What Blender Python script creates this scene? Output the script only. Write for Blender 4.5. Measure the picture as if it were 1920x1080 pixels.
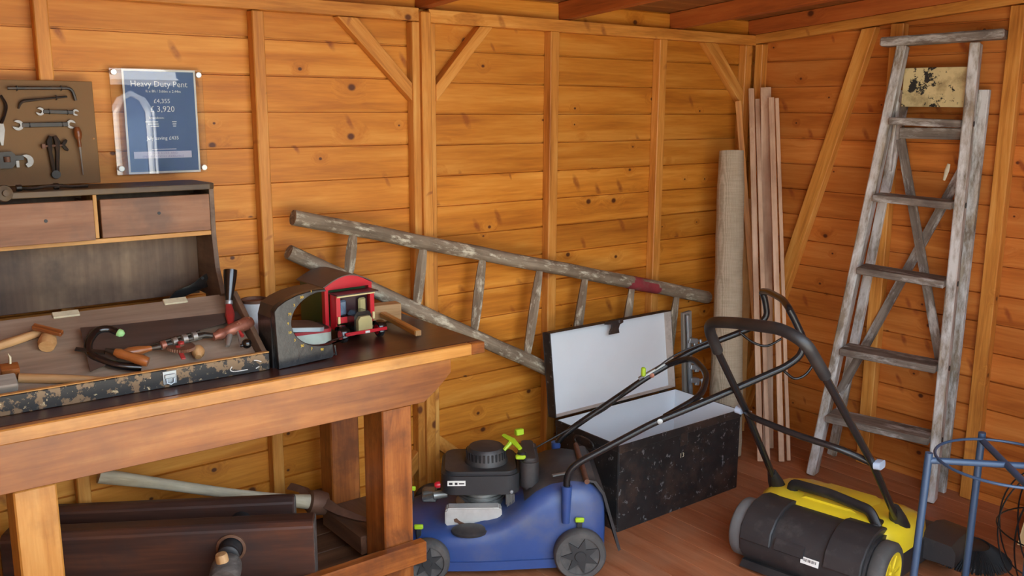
import bpy, bmesh, math, random
from mathutils import Vector, Matrix, Quaternion
random.seed(7)
for o in list(bpy.data.objects): bpy.data.objects.remove(o, do_unlink=True)
SC = bpy.context.scene
COL = SC.collection
R = math.radians
V = Vector
# ------------------------------------------------------------------ camera
cam_data = bpy.data.cameras.new('camera')
cam = bpy.data.objects.new('camera', cam_data); COL.objects.link(cam)
YAW, PITCH, ROLL, FPX = R(37.667), R(11.093), R(.269), 1716.6
cf = V((math.sin(YAW)*math.cos(PITCH), math.cos(YAW)*math.cos(PITCH), -math.sin(PITCH)))
cr = V((math.cos(YAW), -math.sin(YAW), 0)); cu = cr.cross(cf)
cr2 = cr*math.cos(ROLL)+cu*math.sin(ROLL); cu2 = cu*math.cos(ROLL)-cr*math.sin(ROLL)
M = Matrix((cr2, cu2, -cf)).transposed().to_4x4(); M.translation = V((-3.5756, -2.8, 1.523))
cam.matrix_world = M
cam_data.sensor_width = 36.0; cam_data.lens = FPX/1920*36.0; cam_data.clip_start = .02
SC.camera = cam
# ------------------------------------------------------------------ daylight
SC.view_settings.view_transform = 'Standard'; SC.view_settings.look = 'None'
SC.view_settings.gamma = 1.0; SC.view_settings.use_curve_mapping = False
SC.view_settings.exposure = 2.03
world = bpy.data.worlds.new('sky'); SC.world = world; world.use_nodes = True
wn = world.node_tree.nodes; bg = wn['Background']
bg.inputs['Color'].default_value = (.70, .84, 1.0, 1); bg.inputs['Strength'].default_value = 1.7
sun_d = bpy.data.lights.new('sun', 'SUN'); sun_d.energy = 8.0; sun_d.angle = R(.6); sun_d.color = (1, .95, .86)
sun = bpy.data.objects.new('sun', sun_d); COL.objects.link(sun)     # shines from behind and left of the shed on to the ground outside the door
sun.rotation_euler = Vector((.62, -.34, -.85)).to_track_quat('-Z', 'Y').to_euler()
# ------------------------------------------------------------------ material helpers
def lin(c):
    c = c/255.0
    return c/12.92 if c <= .04045 else ((c+.055)/1.055)**2.4
def rgb(r, g, b): return (lin(r), lin(g), lin(b), 1)
class NT:
    def __init__(s, name):
        s.m = bpy.data.materials.new(name); s.m.use_nodes = True
        s.t = s.m.node_tree; s.n = s.t.nodes; s.b = s.n['Principled BSDF']
    def node(s, typ, **k):
        n = s.n.new(typ)
        for a, v in k.items(): setattr(n, a, v)
        return n
    def link(s, a, b): s.t.links.new(a, b)
    def math(s, op, a, b=None, c=None, clamp=False):
        n = s.node('ShaderNodeMath', operation=op); n.use_clamp = clamp
        for i, v in enumerate((a, b, c)):
            if v is None: continue
            if isinstance(v, (int, float)): n.inputs[i].default_value = v
            else: s.link(v, n.inputs[i])
        return n.outputs[0]
    def vmath(s, op, a, b=None):
        n = s.node('ShaderNodeVectorMath', operation=op)
        for i, v in enumerate((a, b)):
            if v is None: continue
            if isinstance(v, (tuple, list)): n.inputs[i].default_value = v
            else: s.link(v, n.inputs[i])
        return n.outputs[0]
    def ramp(s, fac, stops, interp='LINEAR'):
        n = s.node('ShaderNodeValToRGB'); n.color_ramp.interpolation = interp
        el = n.color_ramp.elements
        while len(el) < len(stops): el.new(.5)
        for e, (p, c) in zip(el, stops): e.position = p; e.color = c
        s.link(fac, n.inputs[0]); return n.outputs[0]
    def mix(s, fac, a, b, blend='MIX'):
        n = s.node('ShaderNodeMix', data_type='RGBA', blend_type=blend)
        for i, v in ((0, fac), (6, a), (7, b)):
            if isinstance(v, (int, float)): n.inputs[i].default_value = v
            elif isinstance(v, tuple): n.inputs[i].default_value = v
            else: s.link(v, n.inputs[i])
        return n.outputs[2]
    def noise(s, vec, scale, detail=3, rough=.5, dist=0):
        n = s.node('ShaderNodeTexNoise'); n.inputs['Scale'].default_value = scale
        n.inputs['Detail'].default_value = detail; n.inputs['Roughness'].default_value = rough
        n.inputs['Distortion'].default_value = dist
        if vec is not None: s.link(vec, n.inputs['Vector'])
        return n.outputs['Fac']
    def bump(s, h, strength=.3, dist=.002):
        n = s.node('ShaderNodeBump'); n.inputs['Strength'].default_value = strength
        n.inputs['Distance'].default_value = dist; s.link(h, n.inputs['Height'])
        s.link(n.outputs[0], s.b.inputs['Normal'])
    def objco(s, rnd=True):
        tc = s.node('ShaderNodeTexCoord').outputs['Object']
        if not rnd: return tc
        r = s.node('ShaderNodeObjectInfo').outputs['Random']
        c = s.node('ShaderNodeCombineXYZ')
        s.link(s.math('MULTIPLY', r, 37.0), c.inputs[0]); s.link(s.math('MULTIPLY', r, 91.0), c.inputs[1]); s.link(s.math('MULTIPLY', r, 53.0), c.inputs[2])
        return s.vmath('ADD', tc, c.outputs[0])
MATS = {}
def wood(name, dark, mid, light, knot=None, rough=.5, var=.25, grain=22, knots=5.0, kcut=.45, axis=0, stain=None, stain_amt=.5, stain_scale=6, spec=.4, bump=.25, coat=0, worn=None, worn_cut=.62, worn_scale=18, streak=.9, flare=None, worn_soft=.05, worn_len=1.0):
    """procedural timber, the grain runs along the object's local axis"""
    t = NT(name); co = t.objco()
    sp = t.node('ShaderNodeSeparateXYZ'); t.link(co, sp.inputs[0])
    o = [0, 1, 2]; o.insert(0, o.pop(axis))
    x, y, z = (sp.outputs[i] for i in o)
    iso = t.node('ShaderNodeCombineXYZ'); t.link(x, iso.inputs[0]); t.link(y, iso.inputs[1]); t.link(z, iso.inputs[2])
    kfac = None
    if knot:
        vo = t.node('ShaderNodeTexVoronoi', voronoi_dimensions='2D'); vo.inputs['Scale'].default_value = knots
        kc = t.node('ShaderNodeCombineXYZ'); t.link(t.math('MULTIPLY', x, .8), kc.inputs[0]); t.link(t.math('ADD', z, t.math('MULTIPLY', y, .6)), kc.inputs[1]); t.link(kc.outputs[0], vo.inputs['Vector'])
        d = vo.outputs['Distance']; cs = t.node('ShaderNodeSeparateColor'); t.link(vo.outputs['Color'], cs.inputs[0])
        on = t.math('GREATER_THAN', cs.outputs[0], kcut)
        size = t.math('MULTIPLY_ADD', t.math('POWER', cs.outputs[1], 2.0), .055, .022)
        kn = t.math('SUBTRACT', 1.0, t.math('DIVIDE', d, size), clamp=True)
        kfac = t.math('MULTIPLY', t.math('SMOOTH_MIN', t.math('MULTIPLY', kn, 2.2), 1.0, .2, clamp=True), on)
        halo = t.math('MULTIPLY', t.math('SUBTRACT', 1.0, t.math('DIVIDE', d, t.math('MULTIPLY', size, 4.5)), clamp=True), on)
        zz = t.math('ADD', z, t.math('MULTIPLY', halo, .035)); yy = t.math('ADD', y, t.math('MULTIPLY', halo, .035))
    else: zz, yy, halo = z, y, None
    g = t.node('ShaderNodeCombineXYZ')
    t.link(t.math('MULTIPLY', x, .07), g.inputs[0]); t.link(yy, g.inputs[1]); t.link(zz, g.inputs[2])
    n1 = t.noise(g.outputs[0], grain, 4, .55, .6)
    n2 = t.noise(g.outputs[0], grain*6, 3, .6, .2)
    n3 = t.noise(iso.outputs[0], 2.2, 2)
    f = t.math('ADD', t.math('MULTIPLY', n1, streak), t.math('MULTIPLY', n2, .35))
    f = t.math('ADD', f, t.math('MULTIPLY', n3, .35)); f = t.math('SUBTRACT', f, .30+.45*(streak-.9))
    col = t.ramp(f, [(.22, dark), (.5, mid), (.78, light)])
    rnd = t.node('ShaderNodeObjectInfo').outputs['Random']
    col = t.mix(1.0, col, t.ramp(rnd, [(0, (1-var, 1-var*1.1, 1-var*1.3, 1)), (1, (1+var*.6, 1+var*.6, 1+var*.5, 1))]), 'MULTIPLY')
    if knot:
        col = t.mix(t.math('MULTIPLY', halo, .35), col, dark); col = t.mix(kfac, col, knot)
    if flare:
        fv = t.node('ShaderNodeTexVoronoi', voronoi_dimensions='2D'); fv.inputs['Scale'].default_value = 4.3; fc = t.node('ShaderNodeCombineXYZ')
        wob = t.math('MULTIPLY', t.math('SUBTRACT', t.noise(iso.outputs[0], 30, 2), .5), .02)
        t.link(t.math('ADD', t.math('MULTIPLY', x, 1.7), t.math('ADD', t.math('MULTIPLY', z, .75), wob)), fc.inputs[0]); t.link(t.math('ADD', t.math('MULTIPLY', z, .75), 7.3), fc.inputs[1]); t.link(fc.outputs[0], fv.inputs['Vector'])
        fs = t.node('ShaderNodeSeparateColor'); t.link(fv.outputs['Color'], fs.inputs[0])
        ff = t.math('MULTIPLY', t.math('SUBTRACT', 1.0, t.math('DIVIDE', fv.outputs['Distance'], t.math('MULTIPLY_ADD', fs.outputs[1], .09, .05)), clamp=True), t.math('GREATER_THAN', fs.outputs[0], .5))
        fg = t.noise(iso.outputs[0], 60, 3)
        col = t.mix(t.math('MULTIPLY', t.math('MULTIPLY', ff, 1.6, clamp=True), t.math('MULTIPLY_ADD', fg, 1.1, .1), clamp=True), col, flare)
    if stain:
        sm = t.noise(iso.outputs[0], stain_scale, 5, .62)
        col = t.mix(t.math('MULTIPLY', t.ramp(sm, [(.45, (0, 0, 0, 1)), (.66, (1, 1, 1, 1))]), stain_amt), col, stain)
    if worn:
        w = t.noise(t.vmath('MULTIPLY', iso.outputs[0], (worn_len, 1, 1)), worn_scale, 6, .7)
        col = t.mix(t.ramp(w, [(worn_cut, (0, 0, 0, 1)), (worn_cut+worn_soft, (1, 1, 1, 1))]), col, worn)
    t.link(col, t.b.inputs['Base Color']); t.b.inputs['Roughness'].default_value = rough
    t.b.inputs['Specular IOR Level'].default_value = spec
    if coat: t.b.inputs['Coat Weight'].default_value = coat; t.b.inputs['Coat Roughness'].default_value = .25
    t.bump(t.math('ADD', n1, t.math('MULTIPLY', n2, .5)), bump, .0015)
    MATS[name] = t.m; return t.m
def plain(name, c, rough=.5, metal=0, var=.12, scale=14, dirt=None, dirt_amt=.4, dirt_scale=8, cut=(.48, .68), spec=.5, bump=0, chips=None, chip_cut=.62, chip_scale=30, coat=0, stretch=(1, 1, 1)):
    """painted, cast or moulded surface with mottling, dirt and chips"""
    t = NT(name); co = t.objco()
    if stretch != (1, 1, 1): co = t.vmath('MULTIPLY', co, stretch)
    n = t.noise(co, scale, 4, .6)
    col = t.mix(1.0, c, t.ramp(n, [(.25, (1-var, 1-var, 1-var, 1)), (.75, (1+var, 1+var, 1+var, 1))]), 'MULTIPLY')
    if dirt:
        d = t.noise(co, dirt_scale, 6, .65)
        col = t.mix(t.math('MULTIPLY', t.ramp(d, [(cut[0], (0, 0, 0, 1)), (cut[1], (1, 1, 1, 1))]), dirt_amt), col, dirt)
    if chips:
        d = t.noise(co, chip_scale, 5, .7)
        col = t.mix(t.ramp(d, [(chip_cut, (0, 0, 0, 1)), (chip_cut+.03, (1, 1, 1, 1))]), col, chips)
    t.link(col, t.b.inputs['Base Color']); t.b.inputs['Roughness'].default_value = rough
    t.b.inputs['Metallic'].default_value = metal; t.b.inputs['Specular IOR Level'].default_value = spec
    if coat: t.b.inputs['Coat Weight'].default_value = coat; t.b.inputs['Coat Roughness'].default_value = .15
    if bump: t.bump(n, bump, .003)
    MATS[name] = t.m; return t.m
# ------------------------------------------------------------------ mesh helpers
def obj(name, bm, mat, parent=None, smooth=None, mw=None):
    """link a bmesh as one mesh object; bmesh is in world space unless mw is given"""
    me = bpy.data.meshes.new(name); bmesh.ops.recalc_face_normals(bm, faces=bm.faces)
    bm.to_mesh(me); bm.free()
    return link(name, me, mat, parent, smooth, mw)
def link(name, me, mat, parent=None, smooth=None, mw=None):
    if mat is not None and not me.materials: me.materials.append(mat)
    if smooth is not None:
        for p in me.polygons: p.use_smooth = True
        if smooth < 180: me.set_sharp_from_angle(angle=R(smooth))
    o = bpy.data.objects.new(name, me); COL.objects.link(o)
    mw = mw if mw is not None else Matrix.Identity(4)
    if parent is not None:
        o.parent = parent; o.matrix_parent_inverse = WM[parent.name].inverted()
    o.matrix_basis = mw; WM[o.name] = mw.copy()
    return o
WM = {}
def local(bm, origin, rot=None):
    """re-express a world-space bmesh about origin; returns the matrix that puts it back"""
    m = Matrix.Translation(V(origin))
    if rot is not None: m = m @ rot.to_4x4()
    bmesh.ops.transform(bm, matrix=m.inverted(), verts=bm.verts); return m
def thing(name, loc, label, cat, group=None):
    o = bpy.data.objects.new(name, None); COL.objects.link(o); o.location = V(loc); o.empty_display_size = .05
    WM[o.name] = Matrix.Translation(V(loc)); return tag(o, label, cat, group)
def tag(o, label=None, cat=None, group=None, kind=None):
    if label: o['label'] = label
    if cat: o['category'] = cat
    if group: o['group'] = group
    if kind: o['kind'] = kind
    return o
def structure(name, loc, label=None):
    o = bpy.data.objects.new(name, None); COL.objects.link(o); o.location = V(loc); o.empty_display_size = .05
    WM[o.name] = Matrix.Translation(V(loc)); o['kind'] = 'structure'
    if label: o['label'] = label
    return o
def frame(xd, zd):
    """rotation whose local X is xd and whose local Z is close to zd"""
    x = V(xd).normalized(); z = V(zd); z = (z-x*z.dot(x)).normalized(); y = z.cross(x)
    return Matrix((x, y, z)).transposed()
def add_box(bm, c, s, rot=None, bevel=0, seg=1):
    r = bmesh.ops.create_cube(bm, size=1.0)
    vs = r['verts']; bmesh.ops.scale(bm, vec=V(s), verts=vs)
    if bevel:
        es = list({e for v in vs for e in v.link_edges})
        rb = bmesh.ops.bevel(bm, geom=es, offset=bevel, segments=seg, affect='EDGES', profile=.5)
        vs = list({v for f in rb['faces'] for v in f.verts} | {v for v in vs if v.is_valid})
    if rot is not None: bmesh.ops.rotate(bm, cent=(0, 0, 0), matrix=rot, verts=vs)
    bmesh.ops.translate(bm, vec=V(c), verts=vs); return vs
def add_prism(bm, pts, d0, d1, mat):
    """polygon pts (u,v) extruded from w=d0 to d1, mat is a 4x4 from (u,v,w) to world"""
    a = [bm.verts.new(mat @ V((u, v, d0))) for u, v in pts]; b = [bm.verts.new(mat @ V((u, v, d1))) for u, v in pts]
    n = len(pts); bm.faces.new(a[::-1]); bm.faces.new(b)
    for i in range(n): bm.faces.new((a[i], a[(i+1) % n], b[(i+1) % n], b[i]))
    return a+b
def smooth_path(pts, n=6):
    P = [V(p) for p in pts]
    if len(P) < 3 or n < 2: return P
    out = []
    for i in range(len(P)-1):
        p0 = P[i-1] if i else P[0]*2-P[1]; p1, p2 = P[i], P[i+1]; p3 = P[i+2] if i+2 < len(P) else P[-1]*2-P[-2]
        for k in range(n):
            t = k/n
            out.append(.5*((2*p1)+(p2-p0)*t+(2*p0-5*p1+4*p2-p3)*t*t+(3*p1-p0-3*p2+p3)*t**3))
    out.append(P[-1]); return out
def fillet(pts, r, n=5):
    """polyline with rounded corners"""
    P = [V(p) for p in pts]; out = [P[0]]
    for i in range(1, len(P)-1):
        a, b, c = P[i-1], P[i], P[i+1]; u = (a-b); w = (c-b)
        d = min(r, u.length*.49, w.length*.49); p = b+u.normalized()*d; q = b+w.normalized()*d
        for k in range(n+1):
            t = k/n; out.append(p*(1-t)**2+b*2*t*(1-t)+q*t*t)
    out.append(P[-1]); return out
def add_tube(bm, pts, rad, seg=10, cap=True, closed=False, flat=1.0, up=None):
    P = [V(p) for p in pts]; n = len(P)
    rr = rad if isinstance(rad, (list, tuple)) else [rad]*n
    if len(rr) != n: rr = [rr[min(int(i*(len(rr)-1)/(n-1)), len(rr)-2)]*(1-(i*(len(rr)-1)/(n-1) % 1 if i < n-1 else 1))+rr[min(int(i*(len(rr)-1)/(n-1)), len(rr)-2)+1]*(i*(len(rr)-1)/(n-1) % 1 if i < n-1 else 1) for i in range(n)]
    tg = []
    for i in range(n):
        if closed: t = P[(i+1) % n]-P[i-1]
        else: t = P[min(i+1, n-1)]-P[max(i-1, 0)]
        tg.append(t.normalized())
    ref = V(up) if up is not None else (V((0, 0, 1)) if abs(tg[0].z) < .9 else V((1, 0, 0)))
    a = (ref-tg[0]*ref.dot(tg[0])).normalized(); rings = []
    for i in range(n):
        a = (a-tg[i]*a.dot(tg[i])).normalized(); b = tg[i].cross(a)
        rings.append([bm.verts.new(P[i]+(a*math.cos(2*math.pi*k/seg)*flat+b*math.sin(2*math.pi*k/seg))*rr[i]) for k in range(seg)])
    m = n if closed else n-1
    for i in range(m):
        A, B = rings[i], rings[(i+1) % n]
        for k in range(seg): bm.faces.new((A[k], A[(k+1) % seg], B[(k+1) % seg], B[k]))
    if cap and not closed: bm.faces.new(rings[0][::-1]); bm.faces.new(rings[-1])
    return [v for r in rings for v in r]
def add_lathe(bm, prof, mat=None, seg=20):
    """profile (radius, height) turned about local Z of mat"""
    mat = mat if mat is not None else Matrix.Identity(4); rings = []; out = []
    for r, h in prof:
        if r < 1e-6: ring = [bm.verts.new(mat @ V((0, 0, h)))]
        else: ring = [bm.verts.new(mat @ V((r*math.cos(2*math.pi*k/seg), r*math.sin(2*math.pi*k/seg), h))) for k in range(seg)]
        rings.append(ring); out += ring
    for A, B in zip(rings, rings[1:]):
        if len(A) == 1 and len(B) == 1: continue
        for k in range(seg):
            j = (k+1) % seg
            if len(A) == 1: bm.faces.new((A[0], B[k], B[j]))
            elif len(B) == 1: bm.faces.new((A[k], A[j], B[0]))
            else: bm.faces.new((A[k], A[j], B[j], B[k]))
    if len(rings[0]) > 1: bm.faces.new(rings[0][::-1])
    if len(rings[-1]) > 1: bm.faces.new(rings[-1])
    return out
def axm(o, zd, xd=None):
    """4x4 at o with local Z along zd"""
    z = V(zd).normalized(); x = V(xd) if xd is not None else (V((1, 0, 0)) if abs(z.x) < .9 else V((0, 1, 0)))
    x = (x-z*x.dot(z)).normalized(); y = z.cross(x)
    m = Matrix((x, y, z)).transposed().to_4x4(); m.translation = V(o); return m
BOXES = {}
def plank(name, parent, mat, p0, p1, w, t, nrm, bevel=.0015):
    """beam from p0 to p1 (centre line), thickness t along nrm, width w across; local X along the grain"""
    p0, p1 = V(p0), V(p1); L = (p1-p0).length; k = (round(L, 4), round(w, 4), round(t, 4), bevel)
    if k not in BOXES:
        bm = bmesh.new(); add_box(bm, (0, 0, 0), (L, t, w), bevel=min(bevel, t*.3, w*.3))
        me = bpy.data.meshes.new(name); bm.to_mesh(me); bm.free(); BOXES[k] = me
    me = BOXES[k]
    if me.materials and me.materials[0] != mat: me = me.copy(); me.materials.clear()
    x = (p1-p0).normalized(); y = V(nrm); y = (y-x*y.dot(x)).normalized(); z = x.cross(y)
    m = Matrix((x, y, z)).transposed().to_4x4(); m.translation = (p0+p1)/2
    return link(name, me, mat, parent, None, m)
def box(name, parent, mat, lo, hi, axis=0, bevel=.0015):
    """axis-aligned beam between two corners, grain along axis"""
    lo, hi = V(lo), V(hi); c = (lo+hi)/2; s = hi-lo
    if axis == 0: return plank(name, parent, mat, (lo.x, c.y, c.z), (hi.x, c.y, c.z), s.z, s.y, (0, 1, 0), bevel)
    if axis == 1: return plank(name, parent, mat, (c.x, lo.y, c.z), (c.x, hi.y, c.z), s.z, s.x, (1, 0, 0), bevel)
    return plank(name, parent, mat, (c.x, c.y, lo.z), (c.x, c.y, hi.z), s.x, s.y, (0, 1, 0), bevel)
def copy_tree(o, loc, rotz=0):
    c = o.copy(); COL.objects.link(c); c.location = V(loc); c.rotation_euler = (0, 0, rotz)
    for ch in o.children:
        d = ch.copy(); COL.objects.link(d); d.parent = c
        for g in ch.children: e = g.copy(); COL.objects.link(e); e.parent = d
    return c
def text_bm(body, size, mat4, font_ext=.0003, align='CENTER', spacing=1.0):
    cu_ = bpy.data.curves.new('t', 'FONT'); cu_.body = body; cu_.size = size; cu_.extrude = font_ext
    cu_.align_x = align; cu_.align_y = 'CENTER'; cu_.space_character = spacing; cu_.resolution_u = 2
    o = bpy.data.objects.new('t', cu_); COL.objects.link(o)
    dg = bpy.context.evaluated_depsgraph_get(); me = bpy.data.meshes.new_from_object(o.evaluated_get(dg))
    bm = bmesh.new(); bm.from_mesh(me); bmesh.ops.transform(bm, matrix=mat4, verts=bm.verts)
    bpy.data.objects.remove(o, do_unlink=True); bpy.data.curves.remove(cu_); bpy.data.meshes.remove(me); return bm
# ------------------------------------------------------------------ timber of the shed
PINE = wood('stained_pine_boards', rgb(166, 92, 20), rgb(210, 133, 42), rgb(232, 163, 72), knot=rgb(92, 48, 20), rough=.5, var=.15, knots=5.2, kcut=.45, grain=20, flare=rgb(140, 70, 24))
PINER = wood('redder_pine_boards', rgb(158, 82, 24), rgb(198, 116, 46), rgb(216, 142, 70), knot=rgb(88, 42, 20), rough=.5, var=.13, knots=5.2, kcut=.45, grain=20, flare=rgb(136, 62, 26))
STUD = wood('stained_pine_studs', rgb(164, 98, 34), rgb(210, 140, 60), rgb(232, 174, 94), knot=rgb(104, 56, 24), rough=.5, var=.12, knots=3.6, kcut=.55, grain=30, flare=rgb(150, 84, 36))
JOIST = wood('stained_pine_joists', rgb(128, 62, 22), rgb(170, 88, 36), rgb(194, 112, 52), knot=rgb(80, 36, 14), rough=.55, var=.12, knots=3, kcut=.6)
ROOFB = wood('roof_boards', rgb(112, 66, 30), rgb(150, 94, 46), rgb(172, 114, 62), knot=rgb(80, 40, 18), rough=.6, var=.12, knots=3, kcut=.6)
FLOORM = wood('red_brown_floor_boards', rgb(136, 76, 46), rgb(164, 100, 64), rgb(184, 120, 82), knot=rgb(100, 52, 30), rough=.5, var=.10, knots=3, kcut=.75, stain=rgb(172, 130, 100), stain_amt=.35, stain_scale=4)
BD = .016  # board thickness
def wall_boards(par, z_lines, u0, u1, plane, topz):
    """shiplap boards between successive joint heights; plane 'back' faces -Y, 'right' faces -X, 'left' faces +X"""
    zs = sorted(z_lines)
    for a, b in zip(zs, zs[1:]):
        h = b-a; j = random.uniform(-.0008, .0008)
        # profile in (depth, height): visible face at depth 0, rebated lip along the top
        bm = bmesh.new(); pr = [(0, .0), (0, h-.0075), (.010, h-.0055), (.010, h), (BD, h), (BD, 0)]
        L = u1-u0
        va = [bm.verts.new((-L/2, d, z)) for d, z in pr]; vb = [bm.verts.new((L/2, d, z)) for d, z in pr]
        bm.faces.new(va); bm.faces.new(vb[::-1])
        for i in range(6): k = (i+1) % 6; bm.faces.new((va[i], vb[i], vb[k], va[k]))
        if plane == 'back': m = Matrix.Translation(((u0+u1)/2, j, a))
        elif plane == 'right': m = Matrix.Translation((j, (u0+u1)/2, a)) @ Matrix.Rotation(R(-90), 4, 'Z')
        elif plane == 'left': m = Matrix.Translation((LX-j, (u0+u1)/2, a)) @ Matrix.Rotation(R(90), 4, 'Z')
        else: m = Matrix.Translation(((u0+u1)/2, FY+j, a)) @ Matrix.Rotation(R(180), 4, 'Z')
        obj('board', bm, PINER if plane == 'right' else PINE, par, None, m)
LX, FY = -3.64, -2.42      # inner faces of the left and front walls
SL = .072                  # fall of the roof, front to back
wb = structure('wall_back', (-1.8, 0, 0), 'back wall of amber stained shiplap boards on studs')
wall_boards(wb, [1.514-.1114*k for k in range(-4, 14)]+[.0, 1.514+.1114*3.7], LX, -1.832, 'back', 1.925)
wall_boards(wb, [1.5076-.1105*k for k in range(-3, 14)]+[.0, 1.927], -1.832, .016, 'back', 1.925)
SD = .042
box('rail', wb, STUD, (LX, -SD, 1.814), (-1.852, 0, 1.857), 0)
box('rail', wb, STUD, (-1.811, -SD, 1.812), (0, 0, 1.856), 0)
for a, b in ((-3.045, -3.008), (-2.445, -2.407), (-1.879, -1.8495), (-1.8135, -1.786), (-1.264, -1.221), (-.667, -.622), (-.105, -.058)):
    box('stud', wb, STUD, (a, -SD, .001), (b, -.0005, 1.812), 2, .003)
box('joint_cover', wb, STUD, (-1.851, -.058, .0), (-1.8125, -.0005, 1.846), 2, .004)
def poly_beam(name, par, mat, pts, plane, d0, d1, gd):
    """member whose outline pts lies in the wall plane; grain along gd"""
    bm = bmesh.new()
    if plane == 'back': mm = Matrix(((1, 0, 0, 0), (0, 0, -1, 0), (0, 1, 0, 0), (0, 0, 0, 1)))   # u->X v->Z w->-Y
    else: mm = Matrix(((0, 0, -1, 0), (1, 0, 0, 0), (0, 1, 0, 0), (0, 0, 0, 1)))                 # u->Y v->Z w->-X
    vs = add_prism(bm, pts, d0, d1, mm); c = sum((v.co for v in vs), V())/len(vs)
    bmesh.ops.recalc_face_normals(bm, faces=bm.faces)
    bmesh.ops.bevel(bm, geom=list(bm.edges), offset=.0015, segments=1, affect='EDGES')
    m = local(bm, c, frame(gd, (0, 0, 1) if abs(V(gd).normalized().z) < .9 else (1, 0, 0)))
    return obj(name, bm, mat, par, None, m)
poly_beam('brace', wb, STUD, [(-2.156, 1.812), (-2.083, 1.812), (-1.879, 1.607), (-1.879, 1.546)], 'back', .001, .036, (.27, 0, -.26))
poly_beam('brace', wb, STUD, [(-1.597, 1.811), (-1.540, 1.811), (-1.786, 1.545), (-1.786, 1.603)], 'back', .001, .044, (.25, 0, .26))
poly_beam('brace', wb, STUD, [(-.385, 1.811), (-.300, 1.811), (-.105, 1.608), (-.105, 1.540)], 'back', .001, .038, (.28, 0, -.26))
poly_beam('brace', wb, STUD, [(-1.786, .315), (-1.786, .255), (-1.50, .002), (-1.43, .002)], 'back', .001, .038, (.25, 0, -.26))
poly_beam('brace', wb, STUD, [(-2.14, .002), (-2.07, .002), (-1.879, .20), (-1.879, .27)], 'back', .001, .036, (.22, 0, .2))
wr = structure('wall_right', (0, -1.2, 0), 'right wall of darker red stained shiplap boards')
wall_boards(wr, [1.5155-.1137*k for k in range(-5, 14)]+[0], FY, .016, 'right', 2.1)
def sloped(y, z0): return z0-SL*y
def slope_beam(name, par, mat, x0, x1, ya, yb, z0, h):
    return plank(name, par, mat, ((x0+x1)/2, ya, sloped(ya, z0)+h/2), ((x0+x1)/2, yb, sloped(yb, z0)+h/2), h, abs(x1-x0), (1, 0, 0))
slope_beam('rail', wr, STUD, -SD, 0, -SD, FY, 1.8155, .041)
for a, b in ((-.085, -.0422), (-.762, -.706), (-1.222, -1.168), (-1.80, -1.76), (-2.41, -2.37)):
    box('stud', wr, STUD, (-SD, a, .001), (-.0005, b, sloped(b, 1.813)), 2, .003)
poly_beam('brace', wr, STUD, [(-.640, 1.857), (-.576, 1.852), (-.0855, .25), (-.0855, .03)], 'right', .001, .040, (0, .52, -1.75))
# left and front walls: seen only through the light they let in
wl = structure('wall_left', (LX, -1.2, 0)); wall_boards(wl, [1.5155-.1137*k for k in range(-5, 14)]+[0], FY, 0, 'left', 2.1)
for y in (-.1, -.75, -1.4, -2.0): box('stud', wl, STUD, (LX+.0005, y-.04, .0), (LX+SD, y, sloped(y, 1.81)), 2)
wf = structure('wall_front', (-.7, FY, 0))
FDX = -1.25                # the door opening runs from the left wall to here
wall_boards(wf, [.1137*k for k in range(0, 19)], FDX, 0, 'front', 2.1)
for x in (FDX+.04, -.62): box('stud', wf, STUD, (x-.04, FY+.0005, 0), (x, FY+SD, 1.97), 2)
fl = structure('floor', (-1.8, -1.2, 0), 'red brown stained wooden floor boards')
for k in range(33):
    x0 = .02-k*.112; box('board', fl, FLOORM, (x0-.1108, FY-.04, -.018), (x0+.0004, .02, 0), 1, .0012)
ce = structure('ceiling', (-1.8, -1.2, 1.95), 'roof boards resting on brown stained joists')
for k in range(23):
    ya = .04-k*.112; zz = sloped(ya, 1.926); plank('board', ce, ROOFB, (LX-.05, ya-.056, sloped(ya-.056, 1.932)), (.05, ya-.056, sloped(ya-.056, 1.932)), .1105, .012, (0, SL, 1))
for x0 in (-3.62, -3.06, -2.44, -1.843, -1.1945, -.5725, -.046): slope_beam('joist', ce, JOIST, x0, x0+.046, -.001, FY, 1.8575, .0665)
FELT = plain('green_grey_roof_felt', rgb(70, 74, 70), .95, var=.2, scale=30)
plank('added_roof_felt', ce, FELT, (LX-.1, -1.19, sloped(-1.19, 1.9425)), (.1, -1.19, sloped(-1.19, 1.9425)), 2.62, .004, (0, SL, 1))  # unseen sheet, added to block light leaking between the roof boards
GRASS = plain('pale_paving', rgb(178, 170, 156), .9, var=.15, scale=3)
gb = bmesh.new(); add_box(gb, (0, 0, -.35), (60, 60, .02)); gr = obj('ground', gb, GRASS); gr['kind'] = 'structure'
# unseen hedge and summer house, added to shape the reflection in the acrylic sign
OUTW = plain('painted_white_timber', rgb(232, 232, 228), .5, var=.03); REFLDARK = plain('dark_reflection_filler', rgb(52, 66, 44), .9, var=.5, scale=5, dirt=rgb(30, 38, 26), dirt_amt=.8, dirt_scale=3); OGL = plain('dark_window', rgb(96, 118, 138), .2, var=.1)
hd_ = bmesh.new(); add_box(hd_, (0, -11.6, .9), (24, 1.2, 2.5), bevel=.2, seg=2); o = obj('hedge', hd_, REFLDARK); tag(o, 'unseen dark green hedge across the path outside', 'hedge')
sh_ = thing('added_summer_house', (-1.2, -9, -.34), 'added white summer house with arched windows, for the sign to reflect', 'summer house')
bm = bmesh.new(); add_box(bm, (-1.36, -9.6, .75), (2.5, 1.2, 2.18)); obj('body', bm, REFLDARK, sh_)
bm = bmesh.new(); add_prism(bm, [(-3.0, 1.84), (-1.36, 2.9), (.2, 1.84)], -10.3, -8.8, Matrix(((1, 0, 0, 0), (0, 0, 1, 0), (0, 1, 0, 0), (0, 0, 0, 1)))); obj('roof', bm, OUTW, sh_)
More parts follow.
